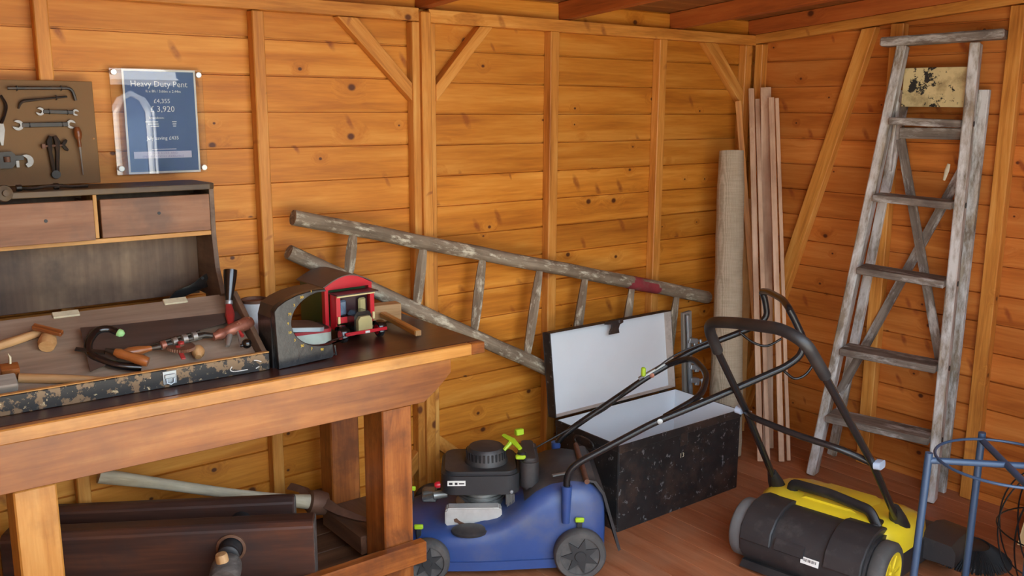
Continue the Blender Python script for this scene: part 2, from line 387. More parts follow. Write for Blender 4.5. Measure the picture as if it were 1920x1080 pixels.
for x in (-.34, -1.1, -1.86):
    bm = bmesh.new(); add_box(bm, (x, -8.985, 1.02), (.30, .02, 1.2)); d_ = obj('window', bm, OGL, sh_)
    for w, r in ((.19, .035), (.25, .02)):
        bm = bmesh.new(); add_tube(bm, [(x-w, -8.96, .40), (x-w, -8.96, 1.45), (x-w*.6, -8.96, 1.62), (x, -8.96, 1.68), (x+w*.6, -8.96, 1.62), (x+w, -8.96, 1.45), (x+w, -8.96, .40)], r, 8, closed=True); obj('frame', bm, OUTW, d_)
bm = bmesh.new(); add_box(bm, (-1.36, -8.93, 1.86), (3.1, .06, .16)); obj('fascia', bm, OUTW, sh_)
# ------------------------------------------------------------------ materials for the bench and tools
BTOP = wood('dark_varnished_top', rgb(44, 24, 18), rgb(66, 38, 28), rgb(88, 54, 40), rough=.33, var=.05, grain=14, spec=.5, coat=.25)
APR = wood('apron_varnish', rgb(122, 66, 24), rgb(166, 102, 46), rgb(196, 134, 70), knot=rgb(70, 40, 30), rough=.36, var=.05, grain=16, stain=rgb(96, 56, 40), stain_amt=.4, stain_scale=5, knots=2, kcut=.5, coat=.3)
BEDGE = wood('orange_brown_varnish', rgb(160, 98, 38), rgb(200, 138, 64), rgb(220, 164, 90), rough=.36, var=.06, grain=26, stain=rgb(92, 46, 24), stain_amt=.35, coat=.3)
BLEG = wood('warm_brown_varnish', rgb(104, 52, 18), rgb(150, 84, 32), rgb(182, 112, 54), knot=rgb(60, 30, 20), rough=.36, var=.06, grain=30, stain=rgb(70, 38, 26), stain_amt=.55, stain_scale=9, knots=2.4, kcut=.6, coat=.3)
BDARK = wood('dark_brown_shelf', rgb(62, 42, 32), rgb(96, 66, 48), rgb(124, 88, 64), rough=.5, var=.08, grain=18)
PRESS = wood('blackened_press_timber', rgb(38, 24, 20), rgb(70, 43, 33), rgb(108, 64, 42), rough=.48, var=.05, grain=12, stain=rgb(46, 44, 46), stain_amt=.6, stain_scale=5, worn=rgb(140, 84, 48), worn_cut=.70, worn_scale=9)
GREYEND = wood('grey_worn_end_grain', rgb(52, 48, 46), rgb(84, 78, 74), rgb(124, 118, 112), rough=.8, var=.05, grain=26)
CHESTW = wood('smoky_brown_board', rgb(84, 66, 52), rgb(118, 96, 78), rgb(144, 122, 102), rough=.6, var=.06, grain=16, stain=rgb(62, 46, 38), stain_amt=.5, stain_scale=7)
PANW = wood('grey_brown_panel', rgb(112, 92, 76), rgb(150, 128, 108), rgb(178, 158, 138), rough=.65, var=.03, grain=14, stain=rgb(104, 84, 68), stain_amt=.5, stain_scale=4)
CHESTD = wood('drawer_front_wood', rgb(112, 72, 46), rgb(146, 102, 72), rgb(168, 126, 96), rough=.55, var=.06, grain=18, stain=rgb(84, 72, 66), stain_amt=.55, stain_scale=6, worn=rgb(150, 130, 112), worn_cut=.72, worn_scale=24)
DRIP = wood('dark_dripped_back_panel', rgb(62, 46, 36), rgb(100, 78, 60), rgb(134, 110, 84), rough=.55, var=.03, grain=9, axis=2, stain=rgb(44, 28, 24), stain_amt=.7, stain_scale=4, worn=rgb(150, 128, 100), worn_cut=.73, worn_scale=40)
STRIP = wood('yellow_pine_strip', rgb(160, 104, 48), rgb(196, 142, 76), rgb(214, 168, 104), rough=.55, var=.04, grain=30, stain=rgb(130, 84, 44), stain_amt=.4)
CHTOP = wood('grimy_dark_top', rgb(52, 44, 38), rgb(82, 70, 58), rgb(120, 102, 76), rough=.55, var=.04, grain=14, stain=rgb(120, 96, 56), stain_amt=.4, stain_scale=14)
PEEL = plain('peeling_black_paint', rgb(30, 27, 26), .5, var=.3, scale=20, dirt=rgb(128, 102, 72), dirt_amt=1.0, dirt_scale=24, cut=(.525, .56), chips=rgb(196, 176, 136), chip_cut=.63, chip_scale=60, bump=.4)
CREAMB = plain('cream_paint_block', rgb(206, 198, 168), .6, var=.1, dirt=rgb(150, 136, 104), dirt_amt=.6, dirt_scale=30)
IRON = plain('dark_tool_iron', rgb(62, 58, 54), .42, .7, var=.2, scale=30, dirt=rgb(96, 74, 56), dirt_amt=.4, dirt_scale=22)
STEEL = plain('bright_tool_steel', rgb(150, 146, 140), .45, .55, var=.15, scale=30, dirt=rgb(128, 112, 96), dirt_amt=.3, dirt_scale=25)
ZINC = plain('zinc_plate', rgb(158, 164, 168), .4, .6, var=.12, scale=25)
SAWB = wood('rusty_saw_steel', rgb(52, 42, 38), rgb(76, 64, 58), rgb(98, 86, 78), rough=.5, var=.02, grain=9, stain=rgb(86, 62, 48), stain_amt=.5)
BLACKP = plain('gloss_black_enamel', rgb(17, 17, 19), .22, var=.1, coat=.5)
BLACKM = plain('black_plastic', rgb(30, 30, 32), .5, var=.12, scale=20, dirt=rgb(92, 86, 80), dirt_amt=.18)
LIME = plain('pale_green_tip', rgb(168, 226, 150), .4, var=.05)
TOOLW = wood('pale_tool_wood', rgb(150, 108, 66), rgb(184, 142, 94), rgb(204, 168, 122), rough=.55, var=.1, grain=40)
TOOLB = wood('polished_handle_wood', rgb(92, 48, 22), rgb(134, 76, 36), rgb(166, 104, 56), rough=.3, var=.1, grain=40, coat=.4)
PICKW = wood('pale_worn_shaft', rgb(150, 134, 108), rgb(190, 176, 148), rgb(212, 202, 178), rough=.7, var=.03, grain=30, stain=rgb(130, 126, 120), stain_amt=.5)
GREYW = wood('grey_weathered_wood', rgb(104, 98, 90), rgb(138, 130, 120), rgb(166, 158, 146), rough=.8, var=.05, grain=30)
COPPER = plain('flaking_copper_paint', rgb(150, 96, 78), .35, .35, var=.25, scale=26, dirt=rgb(92, 44, 34), dirt_amt=.8, dirt_scale=24, chips=rgb(206, 164, 140), chip_cut=.64, chip_scale=40)
REDP = plain('old_red_paint', rgb(168, 50, 48), .45, var=.2, dirt=rgb(104, 52, 44), dirt_amt=.5, dirt_scale=24)
RUST = plain('brown_rust', rgb(112, 78, 60), .6, .3, var=.25, scale=30)
WHITEP = plain('white_spill_paint', rgb(226, 226, 220), .5, var=.04)
# ------------------------------------------------------------------ workbench
BT = .83
wbn = thing('workbench', (-2.8, -.34, 0), 'dark brown varnished wooden workbench with an orange front edge and chamfered apron', 'workbench')
box('bench_top', wbn, BTOP, (-3.60, -.594, BT-.034), (-1.995, -.065, BT), 0, .003)
box('front_edge', wbn, BEDGE, (-3.60, -.620, BT-.036), (-2.043, -.5942, BT-.0005), 0, .003)
box('edge_block', wbn, BLEG, (-2.0426, -.620, BT-.036), (-1.995, -.5942, BT-.0005), 0, .003)
poly_beam('apron', wbn, APR, [(-3.60, .676), (-2.203, .674), (-2.16, .703), (-2.108, .748), (-2.108, BT-.0365), (-3.60, BT-.0365)], 'back', .566, .603, (1, 0, 0))
poly_beam('apron', wbn, BLEG, [(-3.60, .676), (-2.203, .674), (-2.108, .748), (-2.108, BT-.0345), (-3.60, BT-.0345)], 'back', .10, .13, (1, 0, 0))
for x0, x1, y0, y1, m in ((-2.341, -2.243, -.5655, -.48, BLEG), (-3.284, -3.194, -.5655, -.48, BEDGE), (-2.318, -2.216, -.215, -.1305, BLEG), (-3.54, -3.45, -.215, -.1305, BLEG)):
    yf = -.596 if y0 < -.5 else y0
    box('leg', wbn, m, (x0, yf+(.0 if y0 > -.5 else .0), 0), (x1, y1, .6735 if y0 < -.5 else BT-.0345), 2, .004)
for x0 in (-2.365, -3.575):   # sled rails tying front and rear legs
    plank('side_rail', wbn, BDARK, (x0+.09, -.479, .213), (x0+.09, -.2155, .213), .06, .165, (1, 0, 0), .003)
    box('side_rail_end', wbn, BDARK, (x0+.0075, -.13, .183), (x0+.1725, -.066, .243), 1, .003)
box('front_stretcher', wbn, BLEG, (-3.42, -.632, .183), (-2.218, -.5965, .249), 0, .004)
box('stretcher_lip', wbn, BDARK, (-3.19, -.596, .183), (-2.3425, -.57, .235), 0, .003)
for k in range(4): box('shelf_board', wbn, BDARK, (-3.40, -.565+k*.115, .135), (-2.285, -.565+k*.115+.112, .155), 0, .002)
# ------------------------------------------------------------------ wooden screw press under the bench
pr = thing('screw_press', (-2.83, -.4, .155), 'heavy dark wooden screw press of two beams lying under the workbench', 'press')
PA = V((.86, -.51, 0)).normalized(); PN = V((-.51, -.86, 0)).normalized(); PU = PA.cross(-PN).normalized()
if PU.z < 0: PU = -PU
fr_r = V((-2.570, -.604, .400)); rr_r = V((-2.546, -.424, .400))   # right ends, top front arris
def press_beam(name, end, L, h, th, ch):
    """beam with chamfered upper arrises, right end at end, running to the left"""
    pts = [(0, -h), (0, -ch*.75), (ch, 0), (th-ch, 0), (th, -ch*.75), (th, -h)]
    m = Matrix((tuple(-PN), tuple(PU), tuple(PA))).transposed().to_4x4(); m.translation = end
    bm = bmesh.new(); add_prism(bm, pts, -L, 0, m); bmesh.ops.recalc_face_normals(bm, faces=bm.faces)
    bmesh.ops.bevel(bm, geom=list(bm.edges), offset=.004, segments=1, affect='EDGES')
    mm = local(bm, end-PA*L/2-PU*h/2, frame(PA, (0, 0, 1))); b = obj(name, bm, PRESS, pr, None, mm)
    bm = bmesh.new(); k = .004; add_prism(bm, [(k, -h+k), (k, -ch*.75-k/2), (ch, -k), (th-ch, -k), (th-k, -ch*.75-k/2), (th-k, -h+k)], -.001, .0008, m); obj('end_grain', bm, GREYEND, b)
press_beam('front_beam', fr_r, .82, .243, .085, .018); press_beam('rear_beam', rr_r, .70, .10, .056, .018)
sc = fr_r-PA*.222-PU*.062
bm = bmesh.new(); add_lathe(bm, [(.040, -.002), (.040, .006), (.033, .008), (.033, -.002)], axm(sc, PN), 28); obj('screw_collar', bm, BDARK, pr, 40)
bm = bmesh.new(); add_lathe(bm, [(.0295, -.2), (.0295, .035), (.027, .038), (.0295, .042), (.0295, .052), (.024, .056)], axm(sc, PN), 28); obj('screw', bm, BLACKM, pr, 40)
bm = bmesh.new(); add_lathe(bm, [(.03, .056), (.037, .062), (.040, .08), (.040, .12), (.034, .13), (0, .132)], axm(sc, (PN+V((0, 0, -.25)))), 28); obj('screw_head', bm, GREYEND, pr, 40)
hc = sc+PN*.10+V((0, 0, -.024)); hd = V((-.12, .05, 1)).normalized()
bm = bmesh.new(); add_lathe(bm, [(.0155, -.13), (.0165, 0), (.0165, .052), (.014, .058), (0, .059)], axm(hc, hd), 16); m = local(bm, hc, frame(hd, (0, 1, 0))); obj('tommy_handle', bm, TOOLW, pr, 40, m)
# ------------------------------------------------------------------ pickaxe behind the press
pk = thing('pickaxe', (-2.38, -.25, .243), 'old pickaxe with a pale worn handle and rusty head behind the screw press', 'pickaxe')
bm = bmesh.new(); hp = [(-2.998, -.105, .478), (-2.83, -.13, .418), (-2.65, -.17, .355), (-2.50, -.21, .308), (-2.41, -.235, .285)]
add_tube(bm, smooth_path(hp, 5), [.022, .017, .016, .019, .024], 14); m = local(bm, hp[2], frame(V(hp[4])-V(hp[0]), (0, 0, 1))); obj('handle', bm, PICKW, pk, 40, m)
E1 = V((-2.385, -.243, .278)); HD = (V(hp[4])-V(hp[0])).normalized()
bm = bmesh.new(); add_lathe(bm, [(.027, -.03), (.037, -.026), (.040, 0), (.036, .026), (.027, .03)], axm(E1, HD), 20)
add_tube(bm, [E1+V((.02, -.03, -.002)), V((-2.35, -.33, .268)), V((-2.32, -.39, .262)), V((-2.288, -.432, .256))], [.024, .018, .013, .006], 4)
add_tube(bm, [E1+V((-.01, .03, .01)), V((-2.40, -.17, .30)), V((-2.42, -.12, .30))], [.024, .02, .022], 4, flat=.6)
obj('head', bm, RUST, pk, 40)
# ------------------------------------------------------------------ tool chest with upright drawer cabinet
tc = thing('tool_chest', (-3.0, -.3, BT), 'open wooden tool chest with sloping tray, two drawers and peeling black front', 'tool chest')
XR, XL = -2.638, -3.60
bm = bmesh.new(); add_box(bm, ((XR+XL)/2, -.5135, BT+.0235), (XR-XL, .015, .047), bevel=.002)
m = local(bm, ((XR+XL)/2, -.5135, BT+.0235)); frontb = obj('front_board', bm, PEEL, tc, None, m)
box('rail_edge', frontb, STRIP, (XL, -.5205, BT+.0472), (XR, -.5065, BT+.050), 0, .0008)
bm = bmesh.new(); add_box(bm, (-2.903, -.5225, BT+.026), (.034, .003, .034), bevel=.0008); add_box(bm, (-2.903, -.5255, BT+.030), (.026, .004, .010), bevel=.001)
add_tube(bm, [(-2.912, -.527, BT+.024), (-2.912, -.530, BT+.014), (-2.903, -.531, BT+.010), (-2.894, -.530, BT+.014), (-2.894, -.527, BT+.024)], .0018, 6)
obj('hasp', bm, ZINC, frontb, 40)
for pts in ([(-2.742, .026), (-2.747, .018), (-2.738, .012), (-2.715, .011), (-2.70, .011)], [(-2.682, .033), (-2.672, .031), (-2.662, .026)], [(-2.678, .010), (-2.668, .014)]):
    bm = bmesh.new(); add_tube(bm, smooth_path([(x, -.5216, BT+z) for x, z in pts], 4), .0016, 6); obj('paint_drip', bm, WHITEP, frontb, 60)
def side_profile(x0, x1, pts, name, mat):
    bm = bmesh.new(); mm = Matrix(((0, 0, 1, 0), (1, 0, 0, 0), (0, 1, 0, 0), (0, 0, 0, 1)))
    vs = add_prism(bm, pts, x0, x1, mm); c = sum((v.co for v in vs), V())/len(vs); bmesh.ops.recalc_face_normals(bm, faces=bm.faces)
    bmesh.ops.bevel(bm, geom=list(bm.edges), offset=.0012, segments=1, affect='EDGES'); m = local(bm, c, frame((0, 1, 0), (0, 0, 1))); return obj(name, bm, mat, tc, None, m)
side_profile(XR-.014, XR, [(-.506, BT), (-.506, .878), (-.31, 1.012), (-.29, 1.008), (-.09, BT+.15), (-.09, BT)], 'tray_side', CHESTW)
side_profile(XL, XL+.014, [(-.506, BT), (-.506, .878), (-.31, 1.012), (-.09, 1.008), (-.09, BT)], 'tray_side', CHESTW)
side_profile(-2.6545-.014, -2.6545, [(-.268, 1.0), (-.232, 1.07), (-.217, 1.165), (-.217, 1.296), (-.078, 1.296), (-.078, .98), (-.24, .98)], 'cabinet_side', CHESTW)
def slab(name, par, mat, x0, x1, a, b, t, gd=0):
    """sloping board between two (y,z) lines"""
    a, b = V((0, *a)), V((0, *b)); d = (b-a).normalized(); n = V((1, 0, 0)).cross(d)
    c = V(((x0+x1)/2, 0, 0))+(a+b)/2-n*t/2
    return plank(name, par, mat, c-V(((x1-x0)/2, 0, 0)), c+V(((x1-x0)/2, 0, 0)), (b-a).length, t, n)
slab('sloping_panel', tc, PANW, XL+.016, XR-.016, (-.503, .8455), (-.252, .9965), .011)
for x in (-3.076, -2.796):
    slab('hinge_block', tc, CREAMB, x-.032, x+.032, (-.271, .9915), (-.2525, 1.0025), .006)
box('back_panel', tc, DRIP, (-3.55, -.089, .975), (-2.669, -.078, 1.296), 0, .001)
box('shelf', tc, STRIP, (-3.56, -.2175, 1.165), (-2.669, -.0895, 1.1775), 0, .001)
poly = [(-3.57, -.244), (-2.674, -.244), (-2.656, -.225), (-2.668, -.078), (-3.57, -.078)]
bm = bmesh.new(); add_prism(bm, poly, 1.2965, 1.313, Matrix.Identity(4)); bmesh.ops.recalc_face_normals(bm, faces=bm.faces); bmesh.ops.bevel(bm, geom=list(bm.edges), offset=.002, segments=1, affect='EDGES')
m = local(bm, (-3.1, -.16, 1.305)); obj('cabinet_top', bm, CHTOP, tc, None, m)
for x0, x1, yf, z0, z1 in ((-2.962, -2.6705, -.222, 1.179, 1.282), (-3.40, -2.984, -.246, 1.1785, 1.284)):
    d = box('drawer', tc, CHESTD, (x0, yf, z0), (x1, yf+.014, z1), 0, .0015)
    box('drawer_side', d, CHESTD, (x0+.002, yf+.0145, z0+.002), (x0+.012, -.09, z1-.006), 1, .001); box('drawer_side', d, CHESTD, (x1-.012, yf+.0145, z0+.002), (x1-.002, -.09, z1-.006), 1, .001)
    cx = -2.812 if x0 > -2.97 else -3.10
    bm = bmesh.new(); add_lathe(bm, [(.0045, 0), (.0045, .0012), (.003, .0016), (0, .0004)], axm((cx, yf, (z0+z1)/2+.006), (0, -1, 0)), 12); obj('knob_hole', bm, BLACKM, d, 40)
box('drawer_divider', tc, STRIP, (-2.978, -.216, 1.179), (-2.968, -.09, 1.295), 2, .001)
# ------------------------------------------------------------------ tools lying in the tray (incline about 30 degrees)
IN = V((0, -.507, .862)); IU = V((0, .862, .507))      # out of the panel, up the panel
def turned(name, par, mat, p, q, prof, seg=14):
    """turned handle from p to q with radii spaced evenly"""
    p, q = V(p), V(q); L = (q-p).length; n = len(prof)-1
    bm = bmesh.new(); add_lathe(bm, [(0, 0)]+[(r, L*i/n) for i, r in enumerate(prof)]+[(0, L)], axm(p, q-p), seg)
    m = local(bm, (p+q)/2, frame(q-p, (0, 0, 1) if abs((q-p).normalized().z) < .9 else (0, 1, 0))); return obj(name, bm, mat, par, 45, m)
t = thing('wooden_hammer', (-3.15, -.35, .955), 'small wooden hammer with a crossed head lying on the sloping panel', 'hammer')
turned('handle', t, TOOLW, (-3.32, -.368, .944), (-3.150, -.325, .970), [.008, .011, .011, .010])
bm = bmesh.new(); add_lathe(bm, [(0, -.006), (.018, -.004), (.022, .012), (.019, .030), (.012, .046), (0, .05)], axm((-3.148, -.374, .945), (.32, .80, .47)), 12); m = local(bm, (-3.148, -.37, .95)); obj('head', bm, TOOLW, t, 40, m)
plank('cross_piece', t, TOOLB, (-3.168, -.337, .990), (-3.112, -.381, .972), .016, .012, IN, .002)
t = thing('marking_gauge', (-3.24, -.44, .89), 'orange-brown block on a wooden rod with a pale wedge at the tray left end', 'marking gauge')
bm = bmesh.new(); add_box(bm, (0, 0, 0), (.040, .026, .038), frame((1, 0, 0), IN), .003, 2); m = Matrix.Translation((-3.242, -.430, .908)); obj('stock', bm, TOOLB, t, None, m)
turned('beam', t, TOOLW, (-3.226, -.442, .893), (-3.053, -.490, .868), [.0115, .0115, .011, .008])
bm = bmesh.new(); add_tube(bm, [(-3.240, -.437, .93), (-3.239, -.437, .945), (-3.242, -.436, .954)], [.006, .0055, .0018], 6, flat=.6); obj('wedge', bm, CREAMB, t, 40)
t = box('sharpening_block', None, GREYW, (-3.36, -.497, .8815), (-3.236, -.455, .906), 0, .003); t.matrix_basis = t.matrix_basis @ Matrix.Rotation(R(29), 4, 'X')
tag(t, 'grey weathered wooden block at the left end of the tray', 'block')
t = thing('hand_saw', (-2.85, -.4, .92), 'dark rusty hand saw blade lying across the sloping tray', 'hand saw')
sw = [V(p)+IN*.004 for p in [(-3.06, -.331, .966), (-2.966, -.337, .962), (-2.655, -.345, .957), (-2.652, -.372, .942), (-2.88, -.407, .922), (-2.976, -.437, .904), (-3.075, -.469, .885)]]
bm = bmesh.new(); A = [bm.verts.new(p-IN*.001) for p in sw]; B = [bm.verts.new(p+IN*.001) for p in sw]; bm.faces.new(A[::-1]); bm.faces.new(B)
for i in range(7): bm.faces.new((A[i], A[(i+1) % 7], B[(i+1) % 7], B[i]))
m = local(bm, (-2.87, -.4, .925), frame((1, -.08, -.04), IN)); obj('blade', bm, SAWB, t, None, m)
t = thing('hook_tool', (-3.0, -.45, .9), 'shiny black hooked bar with a pale green tip in the tray', 'hook')
hk = [V(p)-IN*.008 for p in [(-2.978, -.371, .958), (-2.996, -.357, .967), (-3.024, -.357, .967), (-3.048, -.379, .953), (-3.060, -.404, .938), (-3.058, -.428, .924), (-3.040, -.447, .912), (-3.007, -.470, .898), (-2.958, -.487, .889)]]
bm = bmesh.new(); add_tube(bm, smooth_path(hk, 5), .0105, 14); obj('bar', bm, BLACKP, t, 60)
bm = bmesh.new(); d = (hk[0]-hk[1]).normalized(); add_lathe(bm, [(.0105, 0), (.0118, .002), (.0115, .010), (.006, .016), (0, .017)], axm(hk[0]-d*.001, d), 14); obj('tip', bm, LIME, t, 50)
t = thing('chisel', (-2.98, -.49, .9), 'chisel with a polished brown handle beside the front of the tray', 'chisel')
turned('handle', t, TOOLB, (-3.012, -.455, .925), (-2.945, -.497, .897), [.009, .013, .0115, .012, .0135, .014, .012])
bm = bmesh.new(); add_tube(bm, [(-3.012, -.455, .925), (-3.03, -.444, .932)], [.008, .005], 10); add_box(bm, (-3.06, -.42, .928), (.07, .012, .003), frame((-.03, .017, .006), IN)); obj('blade', bm, IRON, t, 40)
# eggbeater hand drill
t = thing('hand_drill', (-2.82, -.45, .9), 'old hand drill with a red gear wheel and flaking copper handle', 'hand drill')
turned('fore_handle', t, TOOLB, (-2.992, -.452, .916), (-2.922, -.449, .919), [.010, .0135, .0135, .012, .009, .007])
bm = bmesh.new(); add_tube(bm, [(-2.925, -.449, .919), (-2.90, -.448, .920), (-2.78, -.434, .929), (-2.76, -.442, .926)], [.006, .009, .009, .007], 10)
for a, b in (((-2.90, -.448, .931), (-2.79, -.432, .940)), ((-2.90, -.456, .915), (-2.79, -.442, .924))): add_tube(bm, [a, b], .0035, 6)
obj('frame', bm, IRON, t, 45)
for q, (x, y, z) in enumerate(((-2.892, -.449, .922), (-2.862, -.446, .926), (-2.835, -.442, .929), (-2.808, -.438, .931))):
    bm = bmesh.new(); add_lathe(bm, [(.007, -.008), (.012, -.006), (.012, .006), (.007, .008)], axm((x, y, z), (.99, .11, .07)), 12); obj('pinion', bm, STEEL if q else COPPER, t, 40)
bm = bmesh.new(); gp = []; G = axm((-2.852, -.463, .914), (.05, -.12, 1), (1, 0, 0))
for k in range(72): r = .036 if k % 2 else .0335; gp.append((r*math.cos(2*math.pi*k/72), r*math.sin(2*math.pi*k/72)))
add_prism(bm, gp, -.004, .004, G); add_lathe(bm, [(.010, -.008), (.010, .009), (.004, .011), (0, .011)], G, 12); obj('gear_wheel', bm, RUST, t)
bm = bmesh.new(); add_lathe(bm, [(.008, .0085), (.008, .014), (.004, .016), (0, .016)], G, 12); obj('hub', bm, REDP, t, 40)
bm = bmesh.new(); add_box(bm, (-2.862, -.490, .907), (.011, .05, .005), frame((1, 0, 0), IN), .001); obj('crank', bm, REDP, t)
turned('crank_knob', t, TOOLW, (-2.815, -.482, .885), (-2.806, -.455, .903), [.008, .0155, .017, .012])
turned('rear_handle', t, COPPER, (-2.760, -.442, .922), (-2.640, -.410, .942), [.010, .011, .016, .011, .015, .0165, .017, .0175, .0185, .019, .014])
# second drill standing in the right corner of the tray
t = thing('breast_drill', (-2.70, -.45, .9), 'hand drill with black grip and black ball crank at the tray right end', 'hand drill')
turned('grip', t, BLACKP, (-2.668, -.325, .991), (-2.650, -.300, 1.072), [.010, .0125, .0145, .0165, .0185, .019])
bm = bmesh.new(); add_lathe(bm, [(.009, -.012), (.011, -.008), (.0095, 0)], axm((-2.668, -.325, .991), (.018, .025, .081)), 14); obj('ferrule', bm, ZINC, t, 40)
bm = bmesh.new(); add_tube(bm, [(-2.671, -.329, .982), (-2.683, -.366, .962), (-2.697, -.408, .935)], [.008, .013, .007], 8, flat=.6); add_tube(bm, [(-2.69, -.42, .935), (-2.682, -.452, .915)], [.007, .005], 8); obj('frame', bm, REDP, t, 40)
bm = bmesh.new(); add_tube(bm, [(-2.700, -.41, .936), (-2.722, -.452, .909), (-2.732, -.468, .898)], [.010, .008, .005], 10); obj('chuck', bm, STEEL, t, 40)
bm = bmesh.new(); add_tube(bm, [(-2.688, -.425, .934), (-2.695, -.458, .916), (-2.702, -.484, .898)], .003, 8); obj('crank', bm, STEEL, t, 40)
bm = bmesh.new(); bmesh.ops.create_uvsphere(bm, u_segments=20, v_segments=12, radius=.0135); bmesh.ops.translate(bm, vec=(-2.684, -.482, .901), verts=bm.verts); add_tube(bm, [(-2.702, -.484, .898), (-2.69, -.482, .9)], .005, 8); obj('ball_knob', bm, BLACKP, t, 60)
# plane iron / spoke piece leaning behind the flap
t = thing('saw_handle', (-2.72, -.18, .99), 'dark handle blade with a hole leaning behind the sloping panel', 'blade')
bm = bmesh.new(); mm = Matrix(((1, 0, 0, 0), (0, 0, -1, -.165), (0, 1, 0, 0), (0, 0, 0, 1)))
add_prism(bm, [(-2.80, .97), (-2.765, 1.003), (-2.72, 1.018), (-2.673, 1.046), (-2.670, 1.03), (-2.676, 1.022), (-2.672, 1.006), (-2.70, 1.0), (-2.74, .985), (-2.76, .968)], 0, .006, mm); obj('blade', bm, BLACKP, t)
bm = bmesh.new(); add_lathe(bm, [(.0042, -.0005), (.0042, .0006), (0, .0006)], axm((-2.686, -.171, 1.033), (0, -1, 0)), 12); obj('hole', bm, BLACKM, t)
# ------------------------------------------------------------------ things standing on the bench
CASTI = plain('black_cast_iron', rgb(24, 25, 28), .32, var=.3, scale=40, dirt=rgb(70, 66, 62), dirt_amt=.2, dirt_scale=30, bump=.5, coat=.3)
CASTT = plain('brown_black_scale_top', rgb(74, 60, 46), .5, var=.25, scale=20)
YELLOW = plain('yellow_lettering', rgb(226, 190, 60), .5, var=.05)
sl = thing('letter_scale', (-2.54, -.46, BT), 'black cast iron crescent scale stand with small yellow numerals', 'scale')
# crescent plate: outer outline and an arc bite taken out of its right side; u along SA, v up
SA = V((.997, .08, 0)).normalized(); SNn = V((-.08, .997, 0)).normalized()
SM = Matrix((tuple(SA), (0, 0, 1), tuple(SNn))).transposed().to_4x4(); SM.translation = V((-2.620, -.537, BT))
out = [(0, .0), (-.004, .10), (-.006, .160), (.004, .172), (.030, .186), (.065, .197), (.110, .203), (.150, .203), (.153, .197)]
cx_, cz_ = .150, .120
ra_, rb_ = .106, .077
arc = [(cx_+ra_*math.cos(a), cz_+rb_*math.sin(a)) for a in [R(88+(288-88)*k/24) for k in range(25)]]
out2 = [(.169, .045), (.172, .012), (.168, .004), (.158, .003)]
bm = bmesh.new(); add_prism(bm, out+arc+out2, 0, .022, SM); bmesh.ops.recalc_face_normals(bm, faces=bm.faces)
bmesh.ops.bevel(bm, geom=[e for e in bm.edges if abs((e.verts[0].co-e.verts[1].co).dot(SNn)) < .001], offset=.002, segments=1, affect='EDGES')
obj('dial_plate', bm, CASTI, sl, 35)
bm = bmesh.new(); hood = [(-.006, .14), (.004, .172), (.030, .186), (.065, .197), (.110, .203), (.150, .203)]
hi = [(.006, .14), (.012, .166), (.034, .179), (.067, .190), (.110, .196), (.150, .197)]
add_prism(bm, hood+hi[::-1], .022, .095, SM); obj('hood', bm, CASTT, sl, 35)
bm = bmesh.new(); add_prism(bm, [(-.006, .0), (-.006, .14), (.006, .14), (.006, .0)], .022, .095, SM); add_prism(bm, [(.006, 0), (.006, .012), (.165, .012), (.165, 0)], .022, .07, SM); obj('casing', bm, CASTI, sl)
bm = bmesh.new(); add_tube(bm, [SM @ V(p) for p in ((.172, .040, -.004), (.176, .012, -.004), (.176, .006, .02), (.172, .04, .024))], .0035, 8); obj('foot_loop', bm, CASTI, sl, 40)
for k in range(10):
    a = R(112+(262-112)*k/9); u, v = cx_+(ra_+.011)*math.cos(a), cz_+(rb_+.011)*math.sin(a)
    bm = text_bm(str((k*2+1) % 10)+'0'[:k % 2], .0105, SM @ Matrix.Translation((u, v, -.0006)) @ Matrix.Scale(-1, 4, (0, 0, 1)), .0004)
    obj('numeral', bm, YELLOW, sl)
TING = plain('pale_green_tin', rgb(196, 206, 190), .35, .2, var=.06, dirt=rgb(130, 110, 86), dirt_amt=.3)
TINR = plain('red_tin_rim', rgb(176, 46, 52), .35, var=.1); LIDR = plain('rusty_lid', rgb(112, 92, 78), .5, .3, var=.2, scale=24, dirt=rgb(80, 54, 40), dirt_amt=.6)
LIDE = plain('pale_lid_edge', rgb(184, 196, 200), .35, .4, var=.08); CANW = plain('white_enamel', rgb(222, 230, 234), .4, var=.04, dirt=rgb(140, 120, 100), dirt_amt=.25, dirt_scale=20)
def rrect(w, d, r, n=5):
    P = []
    for sx, sy, a0 in ((1, 1, 0), (-1, 1, 90), (-1, -1, 180), (1, -1, 270)):
        for k in range(n+1): a = R(a0+90*k/n); P.append((sx*(w/2-r)+r*math.cos(a), sy*(d/2-r)+r*math.sin(a)))
    return P
tb = thing('tin_box', (-2.42, -.29, BT), 'small pale green and red tin box with a rusty lid set askew', 'tin')
TM = Matrix.Translation((-2.438, -.30, BT)) @ Matrix.Rotation(R(-6), 4, 'Z')
bm = bmesh.new(); add_prism(bm, rrect(.15, .105, .02), 0, .034, TM); obj('tin_body', bm, TING, tb, 35)
bm = bmesh.new(); add_prism(bm, rrect(.151, .106, .02), .034, .044, TM); obj('red_rim', bm, TINR, tb, 35)
bm = bmesh.new(); add_prism(bm, rrect(.140, .095, .018), .0442, .0452, TM); obj('inside', bm, BLACKM, tb, 35)
LM = TM @ Matrix.Translation((-.03, -.012, .053)) @ Matrix.Rotation(R(7), 4, 'Y') @ Matrix.Rotation(R(5), 4, 'Z')
bm = bmesh.new(); add_prism(bm, rrect(.156, .111, .022), -.004, .008, LM); l_ = obj('lid', bm, LIDE, tb, 35)
bm = bmesh.new(); add_prism(bm, rrect(.152, .107, .02), .0081, .0095, LM); obj('lid_top', bm, LIDR, l_, 35)
